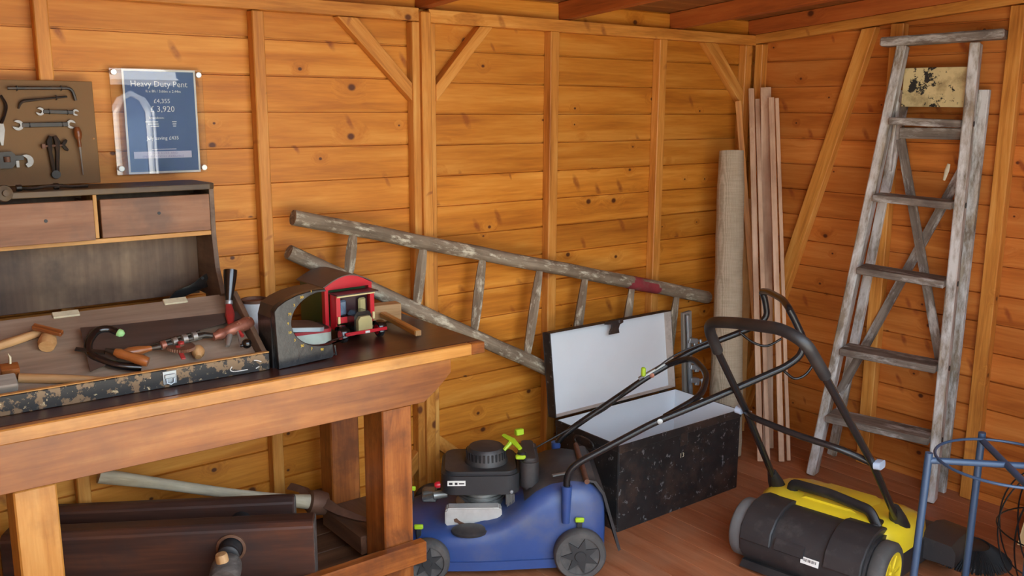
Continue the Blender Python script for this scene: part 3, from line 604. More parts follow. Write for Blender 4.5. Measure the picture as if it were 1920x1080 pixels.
bt = thing('round_tin', (-2.565, -.40, BT), 'bluish round tin half hidden behind the black scale', 'tin'); bm = bmesh.new()
BLUET = plain('blue_grey_print', rgb(104, 120, 140), .3, .3, var=.35, scale=60)
RM = axm((-2.583, -.415, BT+.042), (-.35, -.95, .1)); add_lathe(bm, [(.041, -.02), (.042, -.018), (.042, .014), (.040, .016)], RM, 28); obj('tin_body', bm, LIDE, bt, 35)
bm = bmesh.new(); add_lathe(bm, [(.0395, .0161), (.038, .018), (0, .018)], RM, 28); obj('lid', bm, BLUET, bt, 35)
cn = thing('enamel_can', (-2.53, -.17, BT), 'white enamel can with a rusty rim standing behind the tray', 'can')
bm = bmesh.new(); add_lathe(bm, [(.036, 0), (.038, .002), (.0385, .112), (.0355, .113), (.035, .02), (0, .018)], Matrix.Translation((-2.532, -.165, BT)), 28); obj('can_body', bm, CANW, cn, 40)
bm = bmesh.new(); add_lathe(bm, [(.0385, .1125), (.0405, .114), (.0405, .122), (.036, .122), (.0355, .113)], Matrix.Translation((-2.532, -.165, BT)), 28); obj('rim', bm, RUST, cn, 40)
# ------------------------------------------------------------------ toy lorry
TRED = plain('toy_red_paint', rgb(196, 30, 44), .3, var=.06, coat=.4); TGREEN = plain('toy_dark_green', rgb(30, 68, 34), .35, var=.1, coat=.3)
TROOF = plain('toy_grey_brown_roof', rgb(96, 82, 72), .45, var=.1); TMAR = plain('toy_maroon_roof', rgb(62, 36, 40), .35, var=.12)
TCREAM = plain('toy_cream', rgb(226, 206, 150), .4, var=.06); TOLIVE = plain('toy_brass_radiator', rgb(176, 166, 116), .4, .2, var=.1)
tk = thing('toy_lorry', (-2.28, -.28, BT), 'red and green wooden toy lorry with an arched van body', 'toy truck')
KM = Matrix.Translation((-2.283, -.376, BT)) @ Matrix.Rotation(R(2), 4, 'Z')      # origin under the bumper, +X to the lorry's left as seen, +Y to its back
def kbox(name, mat, lo, hi, par=None, bev=.001):
    lo, hi = V(lo), V(hi); bm = bmesh.new(); add_box(bm, (lo+hi)/2, hi-lo, bevel=bev); bmesh.ops.transform(bm, matrix=KM, verts=bm.verts); return obj(name, bm, mat, par or tk)
def kprism(name, mat, pts, y0, y1, par=None):
    bm = bmesh.new(); add_prism(bm, pts, y0, y1, KM @ Matrix(((1, 0, 0, 0), (0, 0, 1, 0), (0, 1, 0, 0), (0, 0, 0, 1)))); return obj(name, bm, mat, par or tk, 30)
ar = [(-.082+.164*k/14, .158+.030*math.sin(math.pi*k/14)) for k in range(15)]
kprism('van_body', TGREEN, [(-.080, .030), (-.080, .157)]+[(x*.97, z-.003) for x, z in ar]+[(.080, .157), (.080, .030)], .090, .235)
kprism('van_roof', TROOF, [(x*1.06, z+.003) for x, z in ar]+[(x*1.06, z) for x, z in ar[::-1]], .068, .245)
kprism('cab_front_arch', TRED, [(-.082, .026), (-.082, .158)]+ar+[(.082, .158), (.082, .026), (.070, .026), (.070, .150), (-.070, .150), (-.070, .026)], .070, .0895)
kbox('chassis', BLACKP, (-.045, -.002, .022), (.045, .235, .030))
cab = kprism('cab', TRED, [(-.066, .052), (-.066, .138), (-.052, .138), (-.052, .070), (.052, .070), (.052, .138), (.066, .138), (.066, .052)], .030, .036)
kbox('cab_side', TRED, (-.066, .036, .030), (-.061, .0699, .138), cab); kbox('cab_side', TRED, (.061, .036, .030), (.066, .0699, .138), cab)
kbox('windscreen_frame', TCREAM, (-.066, .024, .132), (.066, .0299, .139), cab); kbox('cab_back', TMAR, (-.060, .062, .05), (.060, .069, .138), cab)
for x in (-.034, .034): kbox('driver', TOLIVE if x > 0 else BLUET, (x-.013, .045, .07), (x+.013, .058, .118), cab, .005)
kprism('cab_roof', TMAR, [(-.071, .1395), (-.071, .143), (.071, .143), (.071, .1395)], .012, .0699)
bm = bmesh.new()
for i, (a, b, c, d) in enumerate([(-.030, .030, .030, .086)]): pass
add_prism(bm, [(-.030, .030), (-.030, .078), (-.020, .090), (.020, .090), (.030, .078), (.030, .030)], -.012, .0298, KM @ Matrix(((1, 0, 0, 0), (0, 0, 1, 0), (0, 1, 0, 0), (0, 0, 0, 1)))); obj('bonnet', bm, BLACKP, tk, 30)
kprism('radiator', TOLIVE, [(-.024, .030), (-.024, .066), (-.016, .077), (.016, .077), (.024, .066), (.024, .030)], -.026, -.0121)
kbox('bumper', TRED, (-.072, -.034, .026), (.072, -.028, .036)); kbox('number_plate', WHITEP, (-.006, -.0352, .027), (.010, -.0341, .034))
for s in (-1, 1):
    kbox('door_post', TCREAM, (s*.060-.004, .0235, .052), (s*.060+.004, .0297, .074), cab, .001)
    mg = [(s*.064, -.026, .020), (s*.064, -.020, .042), (s*.064, .0, .050), (s*.064, .018, .046), (s*.064, .026, .034)]
    bm = bmesh.new(); add_tube(bm, smooth_path([KM @ V(p) for p in mg], 4), .013, 8, flat=.18, up=(0, 0, 1)); obj('mudguard', bm, BLACKP, tk, 40)
    for y in (0.0, .165):
        bm = bmesh.new(); add_lathe(bm, [(.008, -.009), (.020, -.008), (.0235, -.006), (.0235, .006), (.020, .008), (.008, .009)], KM @ axm((s*.063, y, .0237), (1, 0, 0)), 20); w = obj('wheel', bm, BLACKM, tk, 40)
        bm = bmesh.new(); add_lathe(bm, [(.0145, -.0095), (.0145, .0095)], KM @ axm((s*.063, y, .0237), (1, 0, 0)), 16); obj('wheel_disc', bm, TRED, w, 40)
# small mallet beside the lorry
ML = thing('wooden_mallet', (-2.10, -.22, BT), 'wooden mallet with a pale block head and brown handle beside the toy lorry', 'mallet')
plank('head', ML, TOOLW, (-2.195, -.183, BT+.030), (-2.050, -.205, BT+.030), .056, .05, (0, 1, 0), .002)
MM = (V((-2.122, -.225, BT+.029)), V((-2.132, -.46, BT+.014)))
plank('handle', ML, BEDGE, MM[0], MM[1]+V((0, .002, 0)), .018, .022, (1, 0, 0), .003); plank('handle_end', ML, TOOLW, MM[1]+V((0, .0016, 0)), MM[1]+V((0, -.002, -.0001)), .0165, .0205, (1, 0, 0), .001)
# ------------------------------------------------------------------ price sign on the wall
ACRY = NT('clear_acrylic'); b_ = ACRY.b; b_.inputs['Base Color'].default_value = (1, 1, 1, 1); b_.inputs['Transmission Weight'].default_value = 1; b_.inputs['Roughness'].default_value = .01; b_.inputs['IOR'].default_value = 1.45; ACRY = ACRY.m
NAVY = plain('navy_print', rgb(46, 78, 138), .4, var=.04, scale=6); PAPER = plain('white_paper', rgb(236, 234, 226), .5, var=.01); LILAC = plain('lilac_print', rgb(206, 204, 226), .5, var=.01); SOFTW = plain('white_print', rgb(232, 236, 242), .5, var=.01)
sg = thing('price_sign', (-2.73, -.01, 1.33), 'navy blue price poster behind a clear acrylic sheet on four studs', 'sign')
bm = bmesh.new(); add_box(bm, (-2.7315, -.0215, 1.480), (.262, .003, .300), bevel=.0006); obj('acrylic_sheet', bm, ACRY, sg)
bm = bmesh.new(); add_box(bm, (-2.7245, -.0185, 1.480), (.208, .0012, .297)); ps = obj('poster', bm, PAPER, sg)
bm = bmesh.new(); add_box(bm, (-2.7245, -.01925, 1.480), (.197, .0003, .286)); obj('print_field', bm, NAVY, ps)
TX = Matrix(((1, 0, 0, 0), (0, 0, -1, -.0195), (0, 1, 0, 0), (0, 0, 0, 1)))
def sign_text(s, x, z, size, mat=SOFTW, al='CENTER', sp=1.0): bm = text_bm(s, size, TX @ Matrix.Translation((x, z, 0)), .0001, al, sp); obj('lettering', bm, mat, ps)
bm = bmesh.new(); add_box(bm, (-2.728, -.0195, 1.385), (.166, .0002, .020)); obj('print_band', bm, LILAC, ps)
sign_text('Heavy Duty Pent', -2.7265, 1.587, .0235); sign_text('ft x 8ft / 3.66m x 2.44m', -2.716, 1.567, .0105)
sign_text('£4,355', -2.722, 1.539, .0175); sign_text('£ 3,920', -2.722, 1.516, .0235)
sign_text('Breakdown:', -2.762, 1.4915, .009, al='LEFT')
for i in range(3): bm = bmesh.new(); add_box(bm, (-2.755+.004*i, -.0195, 1.480-.0062*i), (.036-.006*i, .0002, .0024)); add_box(bm, (-2.690, -.0195, 1.480-.0062*i), (.013-.002*i, .0002, .0026)); obj('small_print', bm, SOFTW, ps)
sign_text('July saving £435', -2.726, 1.433, .0145); bm = bmesh.new(); add_box(bm, (-2.724, -.0195, 1.401), (.07, .0002, .002)); obj('small_print', bm, LILAC, ps)
TXT2 = TX; TX = TX @ Matrix.Translation((0, 0, .0002)); VIO = plain('violet_print', rgb(150, 140, 190), .5, var=.01)
sign_text('OTHER SIZES AND', -2.728, 1.3895, .0085, VIO, sp=1.25); sign_text('SPECIFICATIONS AVAILABLE', -2.728, 1.3802, .0080, VIO, sp=1.2)
bm = bmesh.new(); add_box(bm, (-2.73, -.0195, 1.368), (.10, .0002, .0016)); obj('small_print', bm, NAVY, ps)
ALU = plain('brushed_standoff', rgb(224, 222, 214), .3, .4, var=.04)
for x, z in ((-2.8515, 1.6185), (-2.6125, 1.6160), (-2.8500, 1.3485), (-2.6115, 1.3440)):
    bm = bmesh.new(); add_lathe(bm, [(.007, 0), (.007, .0198), (.0085, .023), (.0085, .028), (.0075, .029), (0, .029)], axm((x, -.0005, z), (0, -1, 0)), 18); obj('standoff', bm, ALU, sg, 40)
# ------------------------------------------------------------------ tool display board
TBRD = plain('olive_brown_board', rgb(122, 88, 44), .65, var=.06, scale=8, dirt=rgb(86, 64, 40), dirt_amt=.3)
tb2 = thing('tool_board', (-3.1, -.055, 1.3135), 'brown painted display board leaning on the wall above the drawers', 'board')
BN = V((0, -1, .05)).normalized()
plank('panel', tb2, TBRD, (-3.25, -.0495, 1.452), (-2.9165, -.0495, 1.452), .277, .012, (0, 1, -.03), .001)
bm = bmesh.new(); add_lathe(bm, [(.0028, 0), (.0022, .0018), (0, .0022)], axm((-2.925, -.056, 1.436), (0, -1, 0)), 10); obj('screw_head', bm, STRIP, tb2, 40)
YB = -.0605; G1 = 'tools mounted on the brown display board'
def clip(par, x, z): bm = bmesh.new(); add_tube(bm, [(x, -.0565, z+.006), (x, -.068, z+.004), (x, -.069, z-.004), (x, -.0565, z-.006)], .0012, 6); obj('retaining_clip', bm, BLACKM, par, 40)
def on_board(name, label, cat, x, z): return thing(name, (x, -.056, z), label, cat, G1)
t = on_board('hex_bar', 'long L-shaped dark bar at the top of the display board', 'bar', -3.05, 1.567)
bm = bmesh.new(); add_tube(bm, fillet([(-3.127, YB-.002, 1.569), (-2.972, YB-.002, 1.5715), (-2.9645, YB-.002, 1.539)], .014, 5), .0042, 6); obj('rod', bm, IRON, t, 30); clip(t, -3.105, 1.569); clip(t, -2.998, 1.571)
t = on_board('bent_spanner', 'short cranked iron rod below the long L-shaped bar', 'bar', -3.04, 1.54)
bm = bmesh.new(); add_tube(bm, fillet([(-3.106, YB-.002, 1.516), (-3.0985, YB-.002, 1.536), (-3.07, YB-.002, 1.5395), (-2.985, YB-.002, 1.549)], .012, 4), [.0022, .004, .0038, .0038, .0038, .0026], 8); obj('rod', bm, IRON, t, 40); clip(t, -3.012, 1.546)
def spanner(par, x0, x1, z0, z1, r0, r1, w):
    a, b = V((x0, 0, z0)), V((x1, 0, z1)); d = (b-a).normalized(); n = V((-d.z, 0, d.x))
    plank('shank', par, IRON, V((x0, YB-.002, z0))+d*r0*.7, V((x1, YB-.002, z1))-d*r1*.7, w, .005, (0, 1, 0), .001)
    for c, r, s, tilt in ((a, r0, -1, .35), (b, r1, 1, .35)):
        o = (d*s+n*tilt*(-s)).normalized(); base = math.atan2(o.z, o.x); P = []
        for k in range(25): ang = base+R(32)+R(296)*k/24; P.append((c.x+r*math.cos(ang), c.z+r*math.sin(ang)))
        p = V((-o.z, 0, o.x)); q1 = c-p*r*.42; q2 = c+p*r*.42; i1 = q1-o*r*.25; i2 = q2-o*r*.25
        P += [(i1.x, i1.z), ((c-o*r*.45).x, (c-o*r*.45).z), (i2.x, i2.z)]
        bm = bmesh.new(); add_prism(bm, P, .0575, .064, Matrix(((1, 0, 0, 0), (0, 0, -1, 0), (0, 1, 0, 0), (0, 0, 0, 1)))); obj('jaw', bm, STEEL, par)
t = on_board('open_spanner', 'smaller open-ended spanner on the brown display board', 'spanner', -3.01, 1.507); spanner(t, -3.055, -2.967, 1.5095, 1.5068, .0105, .0085, .010); clip(t, -3.032, 1.509); clip(t, -2.987, 1.5075)
t = on_board('open_spanner', 'larger open-ended spanner on the brown display board', 'spanner', -3.045, 1.474); spanner(t, -3.111, -2.981, 1.4736, 1.4755, .0135, .0115, .012); clip(t, -3.083, 1.474); clip(t, -3.003, 1.475)
t = on_board('pliers', 'dark handled pliers with bright jaws at the left edge of the display board', 'pliers', -3.15, 1.47)
for s in (-1, 1):
    xm = -3.1525; bm = bmesh.new(); add_tube(bm, smooth_path([(xm+s*.003, YB-.002, 1.478), (xm+s*.012, YB-.002, 1.50), (xm+s*.018, YB-.002, 1.525), (xm+s*.008, YB-.002, 1.551)], 4), [.004, .0042, .0045, .0035], 8); obj('handle', bm, BLACKP, t, 40)
bm = bmesh.new(); add_prism(bm, [(-3.160, 1.478), (-3.145, 1.478), (-3.143, 1.462), (-3.150, 1.422), (-3.155, 1.422), (-3.162, 1.462)], .0575, .066, Matrix(((1, 0, 0, 0), (0, 0, -1, 0), (0, 1, 0, 0), (0, 0, 0, 1)))); obj('jaws', bm, STEEL, t)
XZ = Matrix(((1, 0, 0, 0), (0, 0, -1, 0), (0, 1, 0, 0), (0, 0, 0, 1)))
t = on_board('adjustable_wrench', 'stubby adjustable wrench with a bright jaw low on the display board', 'wrench', -3.12, 1.38)
bm = bmesh.new(); add_prism(bm, [(-3.168, 1.404), (-3.134, 1.406), (-3.126, 1.398), (-3.126, 1.374), (-3.136, 1.362), (-3.168, 1.362)], .0575, .072, XZ); add_box(bm, (-3.117, -.0645, 1.389), (.022, .012, .012)); obj('body', bm, IRON, t)
bm = bmesh.new(); add_prism(bm, [(-3.109, 1.396)]+[(-3.100+.017*math.cos(R(a)), 1.380+.017*math.sin(R(a))) for a in range(95, -100, -15)]+[(-3.103, 1.372), (-3.097, 1.376), (-3.098, 1.386)], .0575, .071, XZ); obj('hook_jaw', bm, STEEL, t)
bm = bmesh.new(); add_prism(bm, [(-3.125, 1.382), (-3.118, 1.382), (-3.118, 1.364), (-3.125, 1.364)], .0575, .071, XZ); obj('fixed_jaw', bm, STEEL, t)
bm = bmesh.new(); add_lathe(bm, [(.008, -.007), (.008, .007)], axm((-3.146, -.074, 1.386), (0, 0, 1)), 16); obj('thumb_screw', bm, RUST, t, 40)
t = on_board('hand_vice', 'dark iron hand vice with a wing nut on the display board', 'vice', -3.03, 1.39)
for s in (-1, 1):
    bm = bmesh.new(); add_tube(bm, [(-3.031+s*.004, YB-.006, 1.345), (-3.031+s*.009, YB-.006, 1.40), (-3.031+s*.010, YB-.006, 1.43), (-3.031+s*.005, YB-.006, 1.445)], [.005, .0055, .0085, .005], 8); obj('leg', bm, IRON, t, 40)
bm = bmesh.new(); add_lathe(bm, [(.011, -.006), (.0125, 0), (.011, .006)], axm((-3.031, YB-.006, 1.342), (0, -1, 0)), 18); obj('pivot', bm, IRON, t, 40)
bm = bmesh.new(); add_tube(bm, [(-3.058, YB-.008, 1.418), (-3.004, YB-.008, 1.42)], .0035, 8); add_box(bm, (-3.056, YB-.008, 1.418), (.008, .012, .012)); obj('bolt', bm, RUST, t, 40)
bm = bmesh.new(); add_tube(bm, [(-3.008, YB-.008, 1.42), (-3.001, YB-.008, 1.43), (-2.997, YB-.008, 1.434)], [.005, .005, .003], 8); add_tube(bm, [(-3.008, YB-.008, 1.42), (-3.0, YB-.008, 1.409), (-2.995, YB-.008, 1.406)], [.005, .005, .003], 8); obj('wing_nut', bm, IRON, t, 40)
t = on_board('screwdriver', 'small brown handled screwdriver hanging at the right of the display board', 'screwdriver', -2.965, 1.40)
turned('handle', t, TOOLB, (-2.9655, YB-.010, 1.414), (-2.969, YB-.010, 1.468), [.0045, .0055, .0045, .0095, .0105, .0095, .006])
bm = bmesh.new(); add_tube(bm, [(-2.9655, YB-.010, 1.414), (-2.9645, YB-.008, 1.39), (-2.962, YB-.004, 1.338)], [.0035, .0022, .0016], 8); obj('blade', bm, STEEL, t, 40)
# drawknife-like tool and a wooden knob on the cabinet top
t = thing('spokeshave', (-3.08, -.2, 1.313), 'thin iron tool lying along the top of the drawer cabinet', 'tool')
bm = bmesh.new(); add_tube(bm, smooth_path([(-3.148, -.205, 1.320), (-3.12, -.215, 1.318), (-3.09, -.218, 1.322), (-3.06, -.215, 1.323), (-3.03, -.210, 1.319)], 4), .004, 8)
for x in (-3.148, -3.062): add_lathe(bm, [(.008, -.006), (.008, .006)], axm((x, -.21, 1.321), (1, 0, 0)), 12)
add_tube(bm, [(-3.03, -.21, 1.319), (-2.985, -.205, 1.318)], .004, 8); obj('bar', bm, IRON, t, 40)
t = thing('turned_wooden_disc', (-3.155, -.235, 1.313), 'round turned wooden disc at the left end of the cabinet top', 'wooden disc')
bm = bmesh.new(); add_lathe(bm, [(.006, -.03), (.009, -.01), (.019, -.006), (.021, 0), (.019, .005), (.008, .008), (.008, .016), (0, .018)], axm((-3.190, -.262, 1.313), (.2, -1, .1)), 20); obj('disc', bm, CHTOP, t, 40)
# ------------------------------------------------------------------ long pole ladder against the back wall
OLDP = wood('weathered_ladder_pole', rgb(98, 84, 68), rgb(140, 124, 104), rgb(176, 162, 140), rough=.75, var=.06, grain=26, stain=rgb(92, 72, 54), stain_amt=.5, stain_scale=9, worn=rgb(206, 198, 174), worn_cut=.52, worn_scale=34, worn_soft=.12, worn_len=.35, bump=.6)
REDST = plain('red_stained_pole', rgb(142, 52, 58), .7, var=.25, scale=20, dirt=rgb(120, 104, 88), dirt_amt=.7, dirt_scale=16)
ld = thing('pole_ladder', (-1.4, -.1, 0), 'long weathered pole ladder leaning along the back wall behind the bench', 'ladder')
LU = (V((-2.361, -.091, 1.182)), V((-.352, -.091, .678))); LL = (V((-2.382, -.091, 1.074)), V((-.44, -.091, .040)))
def pole(name, a, b, r0, r1, mat, par, wob=.002, n=14, seg=12):
    P = [a.lerp(b, i/n)+V((0, random.uniform(-wob, wob), random.uniform(-wob, wob))) for i in range(n+1)]
    bm = bmesh.new(); add_tube(bm, P, [r0+(r1-r0)*i/n+random.uniform(-.0008, .0008) for i in range(n+1)], seg); m = local(bm, (a+b)/2, frame(b-a, (0, 0, 1))); return obj(name, bm, mat, par, 50, m)
pole('rail', *LU, .025, .029, OLDP, ld); pole('rail', *LL, .024, .030, OLDP, ld)
for p, q in (((-2.150, 1.118), (-2.174, .965)), ((-1.877, 1.052), (-1.911, .826)), ((-1.621, .988), (-1.663, .697)), ((-1.348, .918), (-1.411, .562)), ((-1.110, .858), (-1.18, .44)), ((-.840, .790), (-.915, .30)), ((-.558, .724), (-.64, .155))):
    bm = bmesh.new(); a, b = V((p[0], -.091, p[1])), V((q[0], -.091, q[1])); add_tube(bm, [a.lerp(b, k/6) for k in range(7)], [.013, .0175, .020, .0205, .020, .018, .013], 6); m = local(bm, (a+b)/2, frame(b-a, (0, 1, 0))); obj('rung', bm, OLDP, ld, 35, m)
a = LU[0].lerp(LU[1], .742); b = LU[0].lerp(LU[1], .835); bm = bmesh.new(); P = [a.lerp(b, k/6) for k in range(7)]; add_tube(bm, P, [.0275, .0293, .0296, .0297, .0296, .0294, .0280], 12); obj('red_stain_band', bm, REDST, ld, 50)
# ------------------------------------------------------------------ black metal chest
CBLK = plain('scuffed_black_metal', rgb(40, 38, 38), .5, .2, var=.35, scale=16, dirt=rgb(78, 60, 50), dirt_amt=.85, dirt_scale=6, chips=rgb(112, 112, 112), chip_cut=.61, chip_scale=46)
CWHT = plain('white_chest_lining', rgb(224, 230, 234), .55, var=.03, scale=5, chips=rgb(60, 56, 54), chip_cut=.74, chip_scale=26)
CBEI = plain('beige_chest_lip', rgb(196, 184, 172), .6, var=.08, dirt=rgb(122, 104, 92), dirt_amt=.4, dirt_scale=24)
ch = thing('metal_chest', (-1.02, -.39, 0), 'open black metal chest with white lining and the number 13', 'chest')
CX0, CX1, CY0, CY1, CH = -1.362, -.684, -.570, -.215, .335
def panel(name, mat, lo, hi, par=ch, bev=.002):
    lo, hi = V(lo), V(hi); bm = bmesh.new(); add_box(bm, (0, 0, 0), hi-lo, bevel=bev); return obj(name, bm, mat, par, None, Matrix.Translation((lo+hi)/2))
T = .006
panel('front', CBLK, (CX0, CY0, 0), (CX1, CY0+T, CH)); panel('back', CBLK, (CX0, CY1-T, 0), (CX1, CY1, CH)); panel('side', CBLK, (CX0, CY0+T, 0), (CX0+T, CY1-T, CH)); panel('side', CBLK, (CX1-T, CY0+T, 0), (CX1, CY1-T, CH)); panel('bottom', CBLK, (CX0+T, CY0+T, .002), (CX1-T, CY1-T, .008))
e = .0012
panel('lining', CWHT, (CX0+T, CY1-T-e, .009), (CX1-T, CY1-T, CH-.001), bev=.0002); panel('lining', CWHT, (CX1-T-e, CY0+T, .009), (CX1-T, CY1-T-e, CH-.001), bev=.0002); panel('lining', CWHT, (CX0+T, CY0+T, .009), (CX0+T+e, CY1-T-e, CH-.001), bev=.0002)
panel('lining', CWHT, (CX0+T+e, CY0+T, .009), (CX1-T-e, CY0+T+e, CH-.001), bev=.0002); panel('lining', CWHT, (CX0+T+e, CY0+T+e, .009), (CX1-T-e, CY1-T-e, .0105), bev=.0002)
panel('front_rim', CBLK, (CX0-.002, CY0-.003, CH-.030), (CX1+.002, CY0-.0002, CH+.002)); panel('side_rim', CBLK, (CX0-.003, CY0, CH-.026), (CX0-.0002, CY1, CH+.001))
bm = text_bm('13', .026, Matrix(((1, 0, 0, -1.027), (0, 0, -1, CY0-.0004), (0, 1, 0, .2205), (0, 0, 0, 1))), .0003); obj('number', bm, CREAMB, ch)
bm = bmesh.new(); add_tube(bm, [V((-1.372, -.39+.040*math.cos(R(a))+.0*1, .297+.019*math.sin(R(a)))) + V((0, .012*(1 if math.cos(R(a)) > 0 else -1), 0)) for a in range(0, 360, 15)], .004, 8, closed=True); obj('drop_handle', bm, CBLK, ch, 60)
panel('lock_plate', CBLK, (-1.043, CY0-.0045, .262), (-1.003, CY0-.0031, .312))
LT = Matrix.Translation((0, CY1+.001, CH+.003)) @ Matrix.Rotation(R(-7.5), 4, 'X')      # lid hinged at the back edge, leaning back a little
def lpanel(name, mat, lo, hi, bev=.0015):
    lo, hi = V(lo), V(hi); bm = bmesh.new(); add_box(bm, (0, 0, 0), hi-lo, bevel=bev); return obj(name, bm, mat, lid, None, LT @ Matrix.Translation((lo+hi)/2))
lb = bmesh.new(); add_box(lb, (0, 0, 0), (CX1-CX0+.004, .004, .336), bevel=.001); lid = obj('lid', lb, CBLK, ch, None, LT @ Matrix.Translation(((CX0+CX1)/2, .040, .170)))
x0, x1 = CX0-.002, CX1+.002
lpanel('lid_side', CBLK, (x0, -.004, .002), (x0+.003, .0378, .338)); lpanel('lid_side', CBLK, (x1-.003, -.004, .002), (x1, .0378, .338)); lpanel('lid_edge', CBLK, (x0+.003, -.004, .335), (x1-.003, .0378, .338)); lpanel('lid_edge', CBLK, (x0+.003, -.004, .002), (x1-.003, .0378, .005))
lpanel('lid_lining', CWHT, (x0+.0035, .0362, .0055), (x1-.0035, .0377, .3345), .0003); lpanel('lid_lip', CBEI, (x1-.0045, -.0035, .006), (x1-.0032, .036, .3345), .0003); lpanel('lid_lip', CBEI, (x0+.0045, -.0035, .0055), (x1-.005, .036, .0068), .0003); lpanel('lid_lip', CBLK, (x0+.0032, -.0035, .006), (x0+.0045, .036, .3345), .0003)
lm = LT @ Matrix(((1, 0, 0, -1.020), (0, 0, -1, .0), (0, 1, 0, .3), (0, 0, 0, 1)))
bm = bmesh.new(); add_prism(bm, [(-.05, .040), (.05, .040), (.05, .026), (.03, .020), (.022, .004), (.024, -.014), (-.03, -.014), (-.026, .0), (-.014, .010), (-.014, .026), (-.05, .030)], -.0035, .0045, lm); obj('hasp', bm, CBLK, lid)
# ------------------------------------------------------------------ sash cramp rack standing behind the chest
cl = thing('clamp_rack', (-.58, -.185, 0), 'zinc clamp rod with wing screws on a grey wooden bar beside the chest', 'clamp')
plank('bar', cl, GREYW, (-.53, -.172, .001), (-.585, -.172, .655), .055, .018, (0, 1, 0), .002)
bm = bmesh.new(); add_tube(bm, [(-.547, -.196, .15), (-.604, -.196, .648)], .0095, 12); obj('rod', bm, ZINC, cl, 50)
for x, z in ((-.588, .53), (-.572, .408), (-.566, .346)):
    p = V((x+.012, -.200, z)); d = V((.985, -.05, -.17)).normalized()
    bm = bmesh.new(); add_box(bm, p+d*.004, (.05, .026, .022), frame(d, (0, 0, 1)), .002); add_box(bm, p+d*.02+V((0, -.006, -.012)), (.022, .014, .02), frame(d, (0, 0, 1)), .002); obj('clamp_head', bm, ZINC, cl)
    bm = bmesh.new(); add_tube(bm, [p+d*.026, p+d*.058], .005, 8); q = p+d*.060+V((0, -.004, -.012)); add_box(bm, q, (.012, .010, .044), frame((.9, 0, .35), (-.35, 0, .9)), .003); obj('wing_screw', bm, ZINC, cl, 40)
# ------------------------------------------------------------------ burlap roll, battens and planks in the corner
HES = NT('woven_hessian'); co = HES.objco(False); wv = []
for ax_, sc_ in ((2, 900), (0, 500)):
    w = HES.node('ShaderNodeTexWave', wave_type='BANDS', bands_direction='XYZ'[ax_]); w.inputs['Scale'].default_value = sc_/6.283; w.inputs['Distortion'].default_value = 2.0; w.inputs['Detail'].default_value = 2; HES.link(co, w.inputs['Vector']); wv.append(w.outputs['Fac'])
fa = HES.math('MULTIPLY', HES.math('ADD', wv[0], wv[1]), .5); n_ = HES.noise(co, 9, 4); n2_ = HES.noise(HES.vmath('MULTIPLY', co, (1, 1, 14)), 14, 3)
colr = HES.ramp(HES.math('ADD', HES.math('MULTIPLY', fa, .45), HES.math('ADD', HES.math('MULTIPLY', n_, .3), HES.math('MULTIPLY', n2_, .3))), [(.25, rgb(142, 126, 104)), (.55, rgb(186, 170, 144)), (.85, rgb(212, 198, 174))])
HES.link(colr, HES.b.inputs['Base Color']); HES.b.inputs['Roughness'].default_value = .95; HES.b.inputs['Specular IOR Level'].default_value = .1; HES.bump(fa, .5, .001); HES = HES.m
rl = thing('hessian_roll', (-.43, -.31, 0), 'tall roll of coarse beige hessian standing in the corner', 'hessian roll')
RB, RT = V((-.432, -.300, 0)), V((-.338, -.176, 1.345)); ax = (RT-RB).normalized(); RMx = axm(RB, ax); LZ = (RT-RB).length
bm = bmesh.new(); prof = []
for k in range(19): t_ = k/18; prof.append((.072-.020*t_**1.5+.0016*math.sin(k*2.1)+.003*math.sin(t_*9), LZ*t_))
prof[0] = (prof[0][0], .004); add_lathe(bm, prof+[(.046, LZ-.002), (.044, LZ-.02), (.02, LZ-.03), (0, LZ-.03)], Matrix.Identity(4), 32)
obj('rolled_cloth', bm, HES, rl, 50, RMx)
bm = bmesh.new(); P = []
for k in range(60): a = k*.35; r = .010+.036*k/59; P.append((r*math.cos(a), r*math.sin(a), LZ-.012))
add_tube(bm, P, .0028, 5, flat=3.2, up=(0, 0, 1)); obj('coiled_edge', bm, HES, rl, 50, RMx)
BATT = wood('planed_batten', rgb(170, 128, 96), rgb(210, 170, 136), rgb(228, 196, 166), knot=rgb(84, 48, 30), rough=.6, var=.10, grain=34, knots=3, kcut=.6, stain=rgb(132, 86, 56), stain_amt=.5, stain_scale=3)
GB = 'battens standing in the corner'
for (b, t_, w, th, lab) in (
    ((-.378, -.452, 0), (-.120, -.093, 1.612), .024, .020, 'leftmost of the upright battens, right of the hessian roll'),
    ((-.337, -.462, 0), (-.118, -.128, 1.566), .019, .018, 'narrow upright batten second from the left in the corner bundle'),
    ((-.215, -.372, 0), (-.090, -.150, 1.618), .046, .020, 'widest and tallest upright batten in the middle of the corner bundle'),
    ((-.303, -.509, 0), (-.118, -.204, 1.572), .024, .018, 'upright batten second from the right in the corner bundle'),
    ((-.266, -.520, 0), (-.112, -.230, 1.570), .016, .016, 'rightmost thin batten of the corner bundle')):
    b, t_ = V(b), V(t_); o = plank('batten', None, BATT, b, t_, w, th, V((-.72, -.69, 0)), .001); o.rotation_mode = 'QUATERNION'; tag(o, lab, 'batten', GB)
    zl = min((o.matrix_basis @ V(c)).z for c in o.bound_box); o.matrix_basis = Matrix.Translation((0, 0, -zl+.0005)) @ o.matrix_basis
o = plank('batten', None, STUD, (-.155, -.300, .032), (-.175, -.068, 1.560), .026, .020, V((-.8, -.6, 0)), .001); tag(o, 'brown batten slanting from behind the hessian roll across the others', 'batten', GB)
o = plank('pale_plank', None, STRIP, (-.145, -.145, .006), (-.130, -.122, 1.12), .052, .018, V((-.6, -.8, 0)), .001); tag(o, 'short pale plank standing just right of the hessian roll', 'plank')
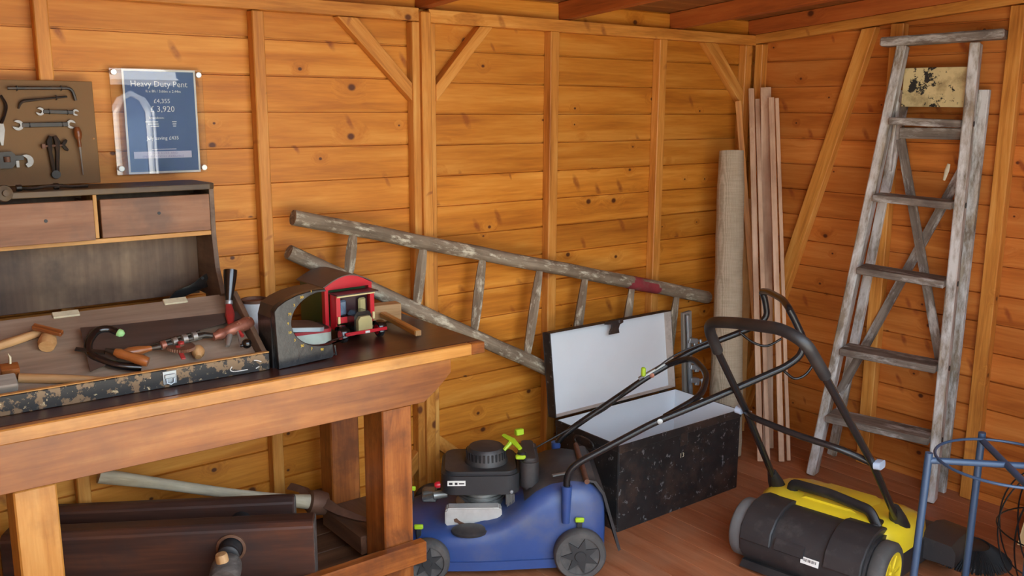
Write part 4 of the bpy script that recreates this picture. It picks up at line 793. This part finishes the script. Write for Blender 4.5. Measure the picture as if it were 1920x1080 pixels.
# ------------------------------------------------------------------ wooden stepladder
SLAD = wood('flaking_white_ladder', rgb(112, 98, 80), rgb(156, 142, 122), rgb(190, 178, 158), rough=.75, var=.04, grain=26, stain=rgb(80, 70, 62), stain_amt=.55, stain_scale=11, worn=rgb(212, 211, 206), worn_cut=.40, worn_scale=17, worn_soft=.17, worn_len=.3, bump=.5)
SLAT = wood('worn_tread_wood', rgb(88, 76, 66), rgb(130, 118, 106), rgb(166, 156, 144), rough=.8, var=.06, grain=40, stain=rgb(74, 62, 54), stain_amt=.6, stain_scale=8, worn=rgb(196, 192, 184), worn_cut=.52, worn_scale=18, worn_soft=.14, worn_len=.3)
PNTP = plain('cream_paint_splashed', rgb(214, 194, 140), .6, var=.1, dirt=rgb(150, 126, 84), dirt_amt=.9, dirt_scale=13, chips=rgb(38, 36, 32), chip_cut=.55, chip_scale=16)
st = thing('step_ladder', (-.2, -.9, 0), 'old paint-flaked wooden stepladder leaning folded against the right wall', 'stepladder')
FL, FR = V((-.342, -.681, 0)), V((-.205, -1.1315, 0)); TL, TR = V((-.167, -.831, 1.772)), V((-.092, -1.077, 1.772))
dd = (FR-FL).normalized(); nh = V((.9565, .2917, 0)); nl = V((.9542, .2910, -.0698))     # along the feet, towards the wall
for a, b in ((FL, TL), (FR, TR)):
    pts = V(a)+nl*.034; o = plank('rail', st, SLAD, pts+V((0, 0, .005)), V(b)+nl*.034, .068, .036, dd, .004)
def at_z(a, b, z): return a.lerp(b, (z-a.z)/(b.z-a.z))
for zl, zr in ((.268, .255), (.556, .541), (.893, .871), (1.184, 1.170), (1.482, 1.474)):
    p, q = at_z(FL, TL, zl)-dd*.012, at_z(FR, TR, zr)+dd*.012; c = nh*.030
    plank('tread', st, SLAT, p+c+dd*.031, q+c-dd*.031, .125, .028, V((0, 0, 1)), .003)
    for s, e in ((p+dd*.0, -dd), (q, dd)):
        bm = bmesh.new(); add_lathe(bm, [(.011, 0), (.010, .003), (.004, .004), (0, .0035)], axm(s+nh*.030+e*.0065+V((0, 0, .0)), e), 14); obj('bolt_head', bm, IRON, st, 40)
tp, tq = at_z(FL, TL, 1.783)-dd*.075, at_z(FR, TR, 1.783)+dd*.10
plank('top_step', st, SLAT, tp+nh*.022, tq+nh*.012+V((0, 0, .014)), .10, .034, V((0, 0, 1)), .006)
XB = -.030
for a, b in (((XB-.022, -.595, .0), (XB-.008, -.792, 1.60)), ((XB-.022, -1.097, .0), (XB-.008, -1.105, 1.60))): plank('back_leg', st, SLAD, V(a)+V((0, 0, .001)), b, .040, .020, (1, 0, 0), .002)
plank('splashed_panel', st, PNTP, (-.074, -.800, 1.612), (-.066, -1.055, 1.610), .150, .012, (1, 0, 0), .002)
plank('cross_rail', st, SLAT, (-.070, -.80, 1.434), (-.062, -1.075, 1.436), .044, .010, (1, 0, 0), .002)
plank('diagonal', st, SLAT, (-.068, -.805, 1.41), (-.070, -1.065, .50), .038, .008, (1, 0, 0), .001); plank('diagonal', st, SLAT, (-.0595, -1.07, 1.32), (-.0595, -.615, .30), .038, .008, (1, 0, 0), .001)
plank('hinge_strip', st, SLAD, at_z(FL, TL, 1.56)+nl*.058+dd*.02, at_z(FL, TL, 1.29)+nl*.03+dd*.052, .024, .008, dd, .001)
bm = bmesh.new(); add_tube(bm, [(-.135, -1.045, 1.325), (-.135, -1.040, 1.30), (-.135, -1.032, 1.262)], [.006, .009, .005], 8, flat=.5); obj('rope_toggle', bm, CREAMB, st, 40)
# ------------------------------------------------------------------ lawn mower
MBLUE = plain('mower_blue', rgb(50, 76, 134), .4, var=.08, scale=8, dirt=rgb(108, 106, 108), dirt_amt=.45, dirt_scale=5)
MBLK = plain('dusty_black_plastic', rgb(46, 46, 48), .5, var=.12, dirt=rgb(104, 94, 86), dirt_amt=.4, dirt_scale=6)
MTYRE = plain('dusty_tyre', rgb(76, 74, 72), .75, var=.15, dirt=rgb(116, 110, 104), dirt_amt=.5, dirt_scale=12)
MHUB = plain('dusty_hub', rgb(50, 50, 50), .6, var=.12); ALUM = plain('cast_aluminium', rgb(150, 150, 146), .42, .6, var=.25, scale=40, dirt=rgb(70, 64, 58), dirt_amt=.6, dirt_scale=20)
MUFF = plain('silver_guard', rgb(206, 204, 198), .4, .25, var=.08, dirt=rgb(120, 108, 96), dirt_amt=.25); LIMEG = plain('lime_plastic', rgb(170, 206, 40), .4, var=.06); TUBE = plain('black_tube', rgb(34, 34, 36), .26, .2, var=.1)
mo = thing('lawn_mower', (-1.75, -.42, 0), 'blue petrol lawn mower with black engine and lime starter handle', 'lawn mower')
MO = Matrix(((-.8164, -.5775, 0, -1.5675), (.5775, -.8164, 0, -.5552), (0, 0, 1, 0), (0, 0, 0, 1)))   # (u forward, n to the near side, z)
def mw(p): return MO @ V(p)
def mobj(name, bm, mat, par=None, sm=40): bmesh.ops.transform(bm, matrix=MO, verts=bm.verts); return obj(name, bm, mat, par or mo, sm)
secs = [(-.095, .120, .235), (-.085, .160, .275), (-.04, .182, .306), (.03, .190, .315), (.09, .194, .306), (.14, .197, .282), (.18, .200, .248), (.22, .203, .212), (.27, .206, .182), (.34, .208, .165), (.43, .206, .158), (.51, .190, .152), (.56, .160, .146), (.595, .105, .136), (.61, .045, .122)]
def loft(secs, fn, caps=True):
    bm = bmesh.new(); rg = [[bm.verts.new(p) for p in fn(*s)] for s in secs]
    for A, B in zip(rg, rg[1:]):
        for i in range(len(A)-1): bm.faces.new((A[i], A[i+1], B[i+1], B[i]))
    if caps: bm.faces.new(rg[0]); bm.faces.new(rg[-1][::-1])
    return bm
def dsec(u, w, z):
    b = .060; h = z-b
    half = [(w, b), (w, b+h*.45), (w-.006, b+h*.72), (w-.020, b+h*.9), (w-.045, z-.004), (w-.08 if w > .1 else w*.3, z)]
    return [(u, a, c) for a, c in half]+[(u, -a, c) for a, c in half[::-1]]
mobj('deck', loft(secs, dsec), MBLUE, sm=60)
bm = loft([(u, w+.008, 0) for u, w, z in secs], lambda u, w, z: [(u*1.01, w, .030), (u*1.01, w, .0605), (u*1.01, -w, .0605), (u*1.01, -w, .030)]); mobj('skirt', bm, MBLUE)
bm = loft([(u, w*.80, z) for u, w, z in secs[1:7]], lambda u, w, z: [(u, w, z-.012), (u, w*.9, z+.003), (u, -w*.9, z+.003), (u, -w, z-.012)]); mobj('rear_cover', bm, MBLK, sm=60)
bm = bmesh.new(); add_box(bm, (.06, .10, .3165), (.05, .012, .006), frame((1, .2, -.1), (0, 0, 1)), .001); mobj('warning_plate', bm, ALUM)
def fsec(u, w, z): return [(u, w, z-.004), (u, w, z), (u, -w, z), (u, -w, z-.004)]
bm = loft([(-.02, .155, .318), (-.055, .16, .312), (-.085, .16, .270), (-.12, .155, .15), (-.145, .15, .062)], lambda u, w, z: [(u+.006, w, z-.003), (u-.002, w, z+.003), (u-.002, -w, z+.003), (u+.006, -w, z-.003)]); mobj('rear_flap', bm, MBLK)
bm = bmesh.new(); add_tube(bm, [(-.025, -.17, .318), (-.025, .17, .318)], .009, 10); mobj('flap_hinge', bm, RUST)
bm = bmesh.new(); cm_ = Matrix.Translation((.362, .180, .1575)) @ Matrix.Rotation(R(-12), 4, 'X') @ Matrix.Diagonal((1.75, 1, 1, 1)); add_lathe(bm, [(.034, -.006), (.034, .003), (.027, .007), (0, .009)], cm_, 28); mobj('side_chute_cap', bm, MBLK)
def wheel(u, n, r, w):
    c = V((u, n, r)); sd = 1 if n > 0 else -1; m = axm(c, (0, sd, 0)); bm = bmesh.new()
    add_lathe(bm, [(r*.74, -w/2), (r*.93, -w/2), (r, -w/2+.008), (r, w/2-.008), (r*.93, w/2), (r*.76, w/2), (r*.74, w/2-.006)], m, 36); t_ = mobj('wheel', bm, MTYRE)
    bm = bmesh.new(); add_lathe(bm, [(r*.75, -w/2+.004), (r*.75, w/2-.010), (0, w/2-.010)], m, 36); mobj('wheel_disc', bm, BLACKM, t_)
    bm = bmesh.new(); P = []
    for k in range(14): a = math.pi*k/7; q = r*.72 if k % 2 == 0 else r*.34; P.append((q*math.cos(a), q*math.sin(a)))
    add_prism(bm, P, w/2-.0098, w/2-.001, m); add_lathe(bm, [(r*.24, w/2-.003), (r*.2, w/2+.003), (0, w/2+.003)], m, 16); mobj('star_hub', bm, MHUB, t_, 30)
for u, n, r in ((0, .215, .086), (.5, .222, .074), (0, -.215, .086), (.5, -.222, .074)): wheel(u, n, r, .044)
for u, n, z, nm in ((.0, .196, .196, 'height_lever'), (.53, .165, .165, 'height_lever'), (.56, .06, .255, 'front_lever')):
    bm = bmesh.new(); add_box(bm, (u, n, z), (.030, .012, .016), bevel=.003); mobj(nm, bm, LIMEG); bm = bmesh.new(); add_box(bm, (u, n-.001, z-.028), (.018, .008, .04), bevel=.002); mobj('lever_stem', bm, MBLK)
# engine
bm = bmesh.new(); add_lathe(bm, [(.085, .155), (.09, .165), (.09, .185), (.075, .20), (.075, .262)], Matrix.Translation((.32, .0, 0)), 28)
for z in (.206, .218, .23, .242): add_lathe(bm, [(.082, z), (.082, z+.005)], Matrix.Translation((.32, 0, 0)), 28)
mobj('engine_block', bm, ALUM)
bm = bmesh.new()
for k in range(7): add_box(bm, (.235-.004*k, .088, .205), (.002, .03, .085))
add_box(bm, (.225, .075, .205), (.03, .012, .08), bevel=.002); mobj('cooling_fins', bm, ALUM)
bm = bmesh.new(); mm_ = Matrix(((1, 0, 0, 0), (0, 0, 1, 0), (0, 1, 0, 0), (0, 0, 0, 1)))
gu = [(.436, .150), (.444, .158), (.444, .205), (.436, .216), (.262, .216), (.254, .208), (.254, .178), (.262, .170), (.33, .168), (.36, .152), (.375, .146), (.425, .146)]
add_prism(bm, gu, .095, .140, mm_); bmesh.ops.recalc_face_normals(bm, faces=bm.faces); bmesh.ops.bevel(bm, geom=list(bm.edges), offset=.004, segments=2, affect='EDGES'); g_ = mobj('muffler_guard', bm, MUFF)
bm = bmesh.new(); add_prism(bm, [(.415, .178), (.405, .182), (.395, .172), (.372, .160), (.375, .152), (.388, .154), (.402, .165), (.412, .168)], .1402, .1412, mm_); mobj('guard_slot', bm, RUST, g_)
bm = bmesh.new(); add_tube(bm, [(.44, .06, .235), (.485, .07, .232)], .014, 10); add_tube(bm, [(.485, .07, .232), (.52, .05, .215)], .008, 8); add_box(bm, (.50, .02, .215), (.05, .05, .04), bevel=.006); mobj('carburettor', bm, ALUM)
bm = bmesh.new(); add_prism(bm, [(p[0]*1+.325, p[1]*1+.01) for p in rrect(.265, .235, .05)], .258, .335, Matrix.Identity(4)); bmesh.ops.recalc_face_normals(bm, faces=bm.faces)
bmesh.ops.bevel(bm, geom=[e for e in bm.edges if abs(e.verts[0].co.z-e.verts[1].co.z) < .001 and e.verts[0].co.z > .3], offset=.012, segments=3, affect='EDGES'); sh = mobj('engine_shroud', bm, MBLK)
bm = bmesh.new(); DC = (.305, .015); add_lathe(bm, [(.074, .330), (.074, .342), (.068, .352), (.066, .378), (.058, .388), (.03, .391), (0, .391)], Matrix.Translation((*DC, 0)), 36); fd = mobj('fan_dome', bm, MBLK)
for k in range(30):
    a = 2*math.pi*k/30; m = Matrix.Translation((*DC, .364)) @ Matrix.Rotation(a, 4, 'Z') @ Matrix.Translation((.0675, 0, 0)); bm = bmesh.new(); add_box(bm, (0, 0, 0), (.004, .006, .026)); bmesh.ops.transform(bm, matrix=m, verts=bm.verts); mobj('vent_rib', bm, BLACKM, fd)
bm = bmesh.new(); add_prism(bm, [(.16+p[0], .01+p[1]) for p in rrect(.065, .20, .025)], .262, .372, Matrix.Identity(4)); bmesh.ops.recalc_face_normals(bm, faces=bm.faces); bmesh.ops.bevel(bm, geom=[e for e in bm.edges if abs(e.verts[0].co.z-e.verts[1].co.z) < .001], offset=.012, segments=3, affect='EDGES'); mobj('fuel_tank', bm, MBLK)
bm = bmesh.new(); add_lathe(bm, [(.016, .368), (.016, .385), (.012, .389), (0, .389)], Matrix.Translation((.185, .075, 0)), 16); mobj('fuel_cap', bm, BLACKM); bm = bmesh.new(); add_box(bm, (.190, .085, .374), (.034, .018, .014), bevel=.003); mobj('cap_grip', bm, LIMEG)
bm = bmesh.new(); add_tube(bm, [(.245, -.005, .418), (.215, .03, .412), (.190, .065, .395)], [.008, .012, .008], 8, flat=.7); add_tube(bm, [(.215, .03, .412), (.245, .05, .385)], [.009, .006], 8); mobj('starter_handle', bm, LIMEG)
bm = bmesh.new(); add_box(bm, (.19, -.02, .424), (.03, .02, .022), frame((1, .5, 0), (.2, 0, 1)), .003); mobj('dipstick_cap', bm, LIMEG)
bm = bmesh.new(); add_box(bm, (.405, .1282, .300), (.060, .0012, .018), bevel=.0003); lb_ = mobj('sticker', bm, PAPER)
for u, w in ((.424, .012), (.406, .009), (.388, .018)): bm = bmesh.new(); add_box(bm, (u, .1291, .299), (w, .0006, .008 if w < .015 else .004)); mobj('sticker_mark', bm, BLACKM, lb_)
bm = bmesh.new(); add_lathe(bm, [(.011, .0), (.011, .012), (.006, .018), (0, .018)], axm((.462, .10, .285), (1, .3, 0)), 12); mobj('primer_bulb', bm, TRED)
bm = bmesh.new(); add_lathe(bm, [(.007, 0), (.005, .003), (0, .004)], axm((.222, .1285, .268), (0, 1, 0)), 12); mobj('shroud_bolt', bm, ZINC)
# handle
for n, pts in ((.2, [(.044, .25), (.045, .345), (.034, .374), (.007, .398), (-.231, .530), (-.41, .606), (-.655, .716), (-.700, .752), (-.708, .800), (-.672, .869), (-.652, .903)]), (-.2, [(.049, .23), (.046, .30), (.026, .335), (-.02, .375), (-.288, .566), (-.451, .664), (-.628, .733), (-.691, .761), (-.716, .792), (-.703, .854), (-.690, .880)])):
    side = 'handle_tube'; bm = bmesh.new(); P = fillet([(u, n, z) for u, z in pts], .04, 4); add_tube(bm, P, .0115, 12); mobj(side, bm, TUBE, sm=60)
    bm = bmesh.new(); add_tube(bm, [(.046, n, .19), (.045, n, .318)], [.013, .018], 14); mobj('handle_socket', bm, MBLUE)
    bm = bmesh.new(); add_lathe(bm, [(.009, 0), (.009, .004), (0, .006)], axm((-.25 if n > 0 else -.30, n*(1.06 if n > 0 else .94), .540 if n > 0 else .574), (0, 1, 0)), 12); mobj('handle_bolt', bm, ZINC if n > 0 else COPPER)
bm = bmesh.new(); add_tube(bm, fillet([(-.672, .2, .869), (-.652, .2, .905), (-.664, .10, .915), (-.682, -.10, .900), (-.690, -.2, .882), (-.703, -.2, .854)], .04, 5), .0115, 12); mobj('grip_bar', bm, TUBE, sm=60)
bm = bmesh.new(); add_tube(bm, fillet([(-.27, .193, .547), (-.40, .14, .600), (-.455, .0, .634), (-.43, -.14, .655), (-.36, -.193, .612)], .05, 5), .011, 12); mobj('cross_loop', bm, TUBE, sm=60)
bm = bmesh.new(); add_tube(bm, smooth_path([(-.609, -.17, .737), (-.66, -.165, .70), (-.709, -.16, .689), (-.756, -.15, .718)], 4), .0045, 8); mobj('brake_bail', bm, TUBE, sm=60)
bm = bmesh.new(); add_tube(bm, smooth_path([(-.649, .2, .700), (-.685, .2, .675), (-.721, .2, .690), (-.751, .19, .728)], 4), .0045, 8); mobj('brake_bail', bm, TUBE, sm=60)
bm = bmesh.new(); add_box(bm, (-.268, -.185, .588), (.016, .018, .034), bevel=.004); mobj('throttle_lever', bm, LIMEG); bm = bmesh.new(); add_box(bm, (-.30, -.192, .588), (.11, .016, .010), frame((-.85, 0, .52), (.52, 0, .85)), .002); mobj('lever_plate', bm, ZINC)
bm = bmesh.new(); add_tube(bm, smooth_path([(.165, .0, .355), (.0, -.06, .425), (-.12, -.10, .475), (-.20, -.14, .530), (-.27, -.18, .566)], 5), .003, 6); mobj('starter_cord', bm, BLACKM, sm=60)
bm = bmesh.new(); add_tube(bm, smooth_path([(-.31, -.18, .60), (-.38, -.172, .655), (-.50, -.18, .705)], 5), .003, 6); mobj('control_cable', bm, BLACKM, sm=60)
# ------------------------------------------------------------------ push sweeper
SYEL = plain('sweeper_yellow', rgb(232, 204, 44), .36, var=.03, dirt=rgb(170, 150, 70), dirt_amt=.25, dirt_scale=6)
SBLK = plain('sweeper_black', rgb(48, 47, 48), .46, var=.14, dirt=rgb(118, 112, 106), dirt_amt=.30, dirt_scale=18, cut=(.55, .8)); SGREY = plain('sweeper_grey_wheel', rgb(112, 114, 114), .6, var=.08)
sw_ = thing('push_sweeper', (-1.02, -1.19, 0), 'yellow and black push sweeper with a tall black tube handle', 'sweeper')
SW = Matrix(((.98519, .17148, 0, -1.068), (.17148, -.98519, 0, -1.188), (0, 0, 1, 0), (0, 0, 0, 1)))   # (u forward, s to the near side, z)
def sobj(name, bm, mat, par=None, sm=40): bmesh.ops.transform(bm, matrix=SW, verts=bm.verts); return obj(name, bm, mat, par or sw_, sm)
prf = [(.10, .030), (-.085, .030), (-.112, .062), (-.118, .105), (-.104, .150), (-.070, .186), (-.025, .207), (.03, .212), (.09, .200), (.13, .185), (.13, .030)]
bm = bmesh.new(); mus = Matrix(((1, 0, 0, 0), (0, 0, 1, 0), (0, 1, 0, 0), (0, 0, 0, 1))); add_prism(bm, prf, -.212, .212, mus); bmesh.ops.recalc_face_normals(bm, faces=bm.faces)
bmesh.ops.bevel(bm, geom=[e for e in bm.edges if abs(abs(e.verts[0].co.y)-.212) < .001 and abs(e.verts[0].co.y-e.verts[1].co.y) < .001], offset=.01, segments=2, affect='EDGES'); sobj('rear_body', bm, SBLK, sm=35)
for s0, s1 in ((-.205, -.095), (.085, .205)):
    bm = bmesh.new(); add_prism(bm, [(-.113, .105), (-.126, .112), (-.116, .158), (-.078, .197), (-.028, .219), (.030, .223), (.085, .210), (.085, .195), (-.02, .2), (-.09, .15)], s0, s1, mus); bmesh.ops.recalc_face_normals(bm, faces=bm.faces); bmesh.ops.bevel(bm, geom=list(bm.edges), offset=.004, segments=1, affect='EDGES'); sobj('body_shoulder', bm, SBLK, sm=25)
bm = bmesh.new(); add_prism(bm, [(-.117, .110), (-.123, .115), (-.118, .140), (-.108, .150)], -.080, .02, mus); sobj('body_recess_lip', bm, SBLK, sm=20)
bm = bmesh.new(); add_box(bm, (-.1180, .042, .110), (.0016, .060, .022), frame((1, 0, -.18), (.18, 0, 1)), .0003); sk = sobj('barcode_label', bm, PAPER)
for k in range(11):
    bm = bmesh.new(); add_box(bm, (-.1182, .022+k*.0040, .1125), (.0018, .0021 if k % 3 else .0012, .009), frame((1, 0, -.18), (.18, 0, 1))); sobj('barcode_bar', bm, BLACKM, sk)
bm = bmesh.new(); add_prism(bm, [(-.12, .012), (.10, .012), (.10, .03), (-.10, .03)], -.20, .20, mus); sobj('bottom_strip', bm, BLACKM)
for s in (-1, 1):
    m = axm((.0, s*.238, .1), (0, s, 0)); bm = bmesh.new(); add_lathe(bm, [(.05, -.024), (.094, -.024), (.1, -.016), (.1, .014), (.092, .022), (.072, .024), (.070, .016)], m, 40); w_ = sobj('wheel', bm, MTYRE if s > 0 else SGREY, sm=45)
    bm = bmesh.new(); add_lathe(bm, [(.074, .012), (.074, .023), (.066, .025), (.058, .019), (.02, .018), (.015, .023), (0, .023)], m, 32)
    sobj('wheel_hub', bm, SYEL, w_, 45)
    for k in range(6):
        a = math.pi*k/3; bm = bmesh.new(); add_box(bm, (.038, 0, .0195), (.046, .010, .006), bevel=.002); bmesh.ops.transform(bm, matrix=m @ Matrix.Rotation(a, 4, 'Z'), verts=bm.verts); sobj('hub_spoke', bm, SYEL, w_)
hs = [(.035, .185, .180), (.06, .215, .212), (.12, .232, .222), (.20, .240, .218), (.28, .238, .206), (.345, .225, .188), (.375, .19, .165), (.385, .17, .13)]
bm = loft(hs, lambda u, w, z: [(u, w+.018, .125), (u, w+.012, z-.03), (u, w-.012, z-.010), (u, w-.06, z), (u, -w+.06, z), (u, -w+.012, z-.010), (u, -w-.012, z-.03), (u, -w-.018, .125)]); sobj('hopper_cover', bm, SYEL, sm=55)
bm = loft([(.10, .10, .2225), (.16, .115, .2245), (.25, .12, .215), (.31, .10, .2035)], lambda u, w, z: [(u, w, z-.006), (u, w-.02, z+.004), (u, -w+.02, z+.004), (u, -w, z-.006)]); sobj('cover_bulge', bm, SYEL, sm=55)
bm = loft([(.12, .245, .135), (.30, .262, .132), (.40, .27, .122), (.47, .26, .105), (.50, .24, .085)], lambda u, w, z: [(u, w, .035), (u, w, z-.01), (u, w-.012, z), (u, -w+.012, z), (u, -w, z-.01), (u, -w, .035)]); sobj('front_body', bm, SBLK, sm=50)
bm = loft([(.28, .0, .128), (.36, .0, .130), (.46, .0, .118), (.55, .0, .09), (.58, .0, .07)], lambda u, w, z: [(u, .24, .05), (u, .24, z), (u, .345-.2*max(0, u-.46), z-.008), (u, .36-.25*max(0, u-.46), z-.03), (u, .36-.25*max(0, u-.46), .05)]); sobj('brush_arm', bm, SBLK, sm=50)
m = Matrix.Translation((.50, .345, 0)); bm = bmesh.new(); add_lathe(bm, [(.12, .002), (.118, .014), (.07, .045), (.045, .055), (0, .055)], m, 36); sobj('brush_disc', bm, BLACKM)
BRI = plain('black_bristle', rgb(22, 24, 26), .7, var=.2); bm = bmesh.new()
for k in range(90):
    a = 2*math.pi*k/90+random.uniform(-.02, .02); add_tube(bm, [m @ V((.06*math.cos(a), .06*math.sin(a), .050)), m @ V((.10*math.cos(a+.05), .10*math.sin(a+.05), .026)), m @ V((.133*math.cos(a+.12), .133*math.sin(a+.12), .0015))], [.0045, .004, .003], 4)
br = sobj('bristles', bm, BRI, sm=60); br['kind'] = 'stuff'
bm = bmesh.new(); hp_ = fillet([(.135, -.150, .200), (.130, -.140, .246), (.105, .0, .258), (.085, .145, .250), (.075, .175, .205)], .02, 4); add_tube(bm, hp_, .020, 8, flat=.7); sobj('carry_handle', bm, BLACKM, sm=50)
bm = bmesh.new(); add_box(bm, (.13, -.15, .208), (.055, .035, .024), bevel=.006); sobj('handle_foot', bm, BLACKM); bm = bmesh.new(); add_box(bm, (.085, .17, .208), (.06, .03, .026), bevel=.006); sobj('handle_foot', bm, BLACKM)
HL = [(.19, -.214, .165), (-.122, -.205, .557), (-.381, -.193, .845), (-.435, -.188, .912)]; HR = [(.19, .214, .165), (-.101, .206, .483), (-.505, .198, .862), (-.585, .188, .945)]
bm = bmesh.new(); add_tube(bm, [HL[0], HL[1], HL[2]], .0115, 12); sobj('handle_tube', bm, TUBE, sm=60)
bm = bmesh.new(); add_tube(bm, [HR[0], HR[1], HR[2]], .0115, 12); sobj('handle_tube', bm, TUBE, sm=60)
bm = bmesh.new(); add_tube(bm, fillet([(-.345, -.194, .805), HL[3], (-.51, -.05, .945), (-.58, .12, .968), HR[3], (-.475, .199, .835)], .09, 8), .0165, 14); sobj('foam_grip', bm, BLACKM, sm=60)
bm = bmesh.new(); add_tube(bm, fillet([(-.122, -.205, .557), (-.17, -.16, .56), (-.165, .0, .535), (-.14, .13, .517), (-.101, .206, .483)], .06, 6), .0105, 12); sobj('cross_tube', bm, TUBE, sm=60)
KNOB = plain('clear_blue_knob', rgb(170, 184, 204), .25, var=.05)
for p, e in ((HL[1], -1), (HR[1], 1)):
    m = axm(V(p), (0, e, .1)); bm = bmesh.new(); add_prism(bm, [(a_, b_) for a_, b_ in rrect(.046, .024, .01)], .010, .030, m); sobj('clamp_knob', bm, KNOB); bm = bmesh.new(); add_lathe(bm, [(.006, -.018), (.006, .02)], m, 10); sobj('clamp_bolt', bm, ZINC)
for s in (-1, 1):
    a, b = V((.19, s*.214, .165)), V((.108, s*.212, .275)); bm = bmesh.new(); add_tube(bm, [a+V((.03, 0, -.045)), a, a.lerp(b, .6), b], [.034, .036, .028, .017], 12, flat=.8); pv = sobj('pivot_socket', bm, BLACKM, sm=50)
    for k in range(5): q = a.lerp(b, .05+.12*k); bm = bmesh.new(); add_box(bm, q+V((-.018+.0015*k, 0, -.008)), (.010, .034-.003*k, .004), frame((b-a), (0, 1, 0)), .001); sobj('socket_rib', bm, SBLK, pv)
bm = bmesh.new(); add_lathe(bm, [(.03, 0), (.03, .018), (.024, .022), (0, .022)], axm((.175, .226, .150), (0, 1, 0)), 20); sobj('pivot_cap', bm, SGREY)
# ------------------------------------------------------------------ blue plant stand
BLU = plain('blue_grey_steel_paint', rgb(54, 74, 100), .4, .1, var=.08)
ps_ = thing('plant_stand', (-1.075, -1.765, 0), 'blue steel tube plant stand with a wire ring in front of the sweeper', 'plant stand')
SLG = [(-1.215, -1.618), (-.935, -1.628), (-.937, -1.908), (-1.217, -1.898)]
for x, y in SLG: bm = bmesh.new(); cx = V((x, y, 0))-V((-1.076, -1.763, 0)); add_tube(bm, [(x+cx.x*.08, y+cx.y*.08, 0), (x, y, .602)], .0105, 12); obj('leg', bm, BLU, ps_, 60)
for i, j in ((0, 2), (1, 3)): bm = bmesh.new(); a, b = SLG[i], SLG[j]; dz = .578 if i == 0 else .578; add_tube(bm, [(a[0], a[1], .580), (b[0], b[1], .580)], .0095, 10); obj('cross_bar', bm, BLU, ps_, 60)
bm = bmesh.new(); add_tube(bm, [(-1.076+.178*math.cos(2*math.pi*k/48), -1.763+.178*math.sin(2*math.pi*k/48), .587) for k in range(48)], .0042, 8, closed=True); obj('ring', bm, BLU, ps_, 60)
# ------------------------------------------------------------------ wire basket and pale board by the right wall
WIRE = plain('black_wire', rgb(24, 24, 26), .4, .3, var=.1)
wk = thing('wire_cage', (-.50, -1.72, 0), 'black wire plant cage standing beside the right wall', 'wire cage')
WC = V((-.49, -1.725, 0)); WR = .20
for k in range(12):
    a = 2*math.pi*k/12+.12; c, s = math.cos(a), math.sin(a); bm = bmesh.new(); P = [WC+V((c*r, s*r, z)) for r, z in ((.10, .004), (.15, .03), (.185, .10), (.2, .19), (.19, .27), (.155, .34), (.10, .385), (.03, .405))]
    add_tube(bm, smooth_path(P, 3), .0026, 6); obj('rib', bm, WIRE, wk, 60)
for r, z in ((.10, .004), (.2, .19), (.03, .405)): bm = bmesh.new(); add_tube(bm, [WC+V((r*math.cos(2*math.pi*k/40), r*math.sin(2*math.pi*k/40), z)) for k in range(40)], .0028, 6, closed=True); obj('hoop', bm, WIRE, wk, 60)
bm = bmesh.new(); bmesh.ops.create_uvsphere(bm, u_segments=14, v_segments=8, radius=.018); bmesh.ops.translate(bm, vec=WC+V((0, 0, .42)), verts=bm.verts); obj('red_knob', bm, TRED, wk, 60)
PALE = wood('pale_raw_board', rgb(196, 160, 104), rgb(222, 192, 140), rgb(236, 212, 168), rough=.6, var=.02, grain=24)
o = plank('pale_board', None, PALE, (-.30, -1.66, .006), (-.03, -1.66, .62), .30, .016, (1, 0, .45), .001); tag(o, 'pale raw wooden board leaning on the right wall behind the wire cage', 'board')
o.matrix_basis = Matrix.Translation((0, 0, .002)) @ o.matrix_basis
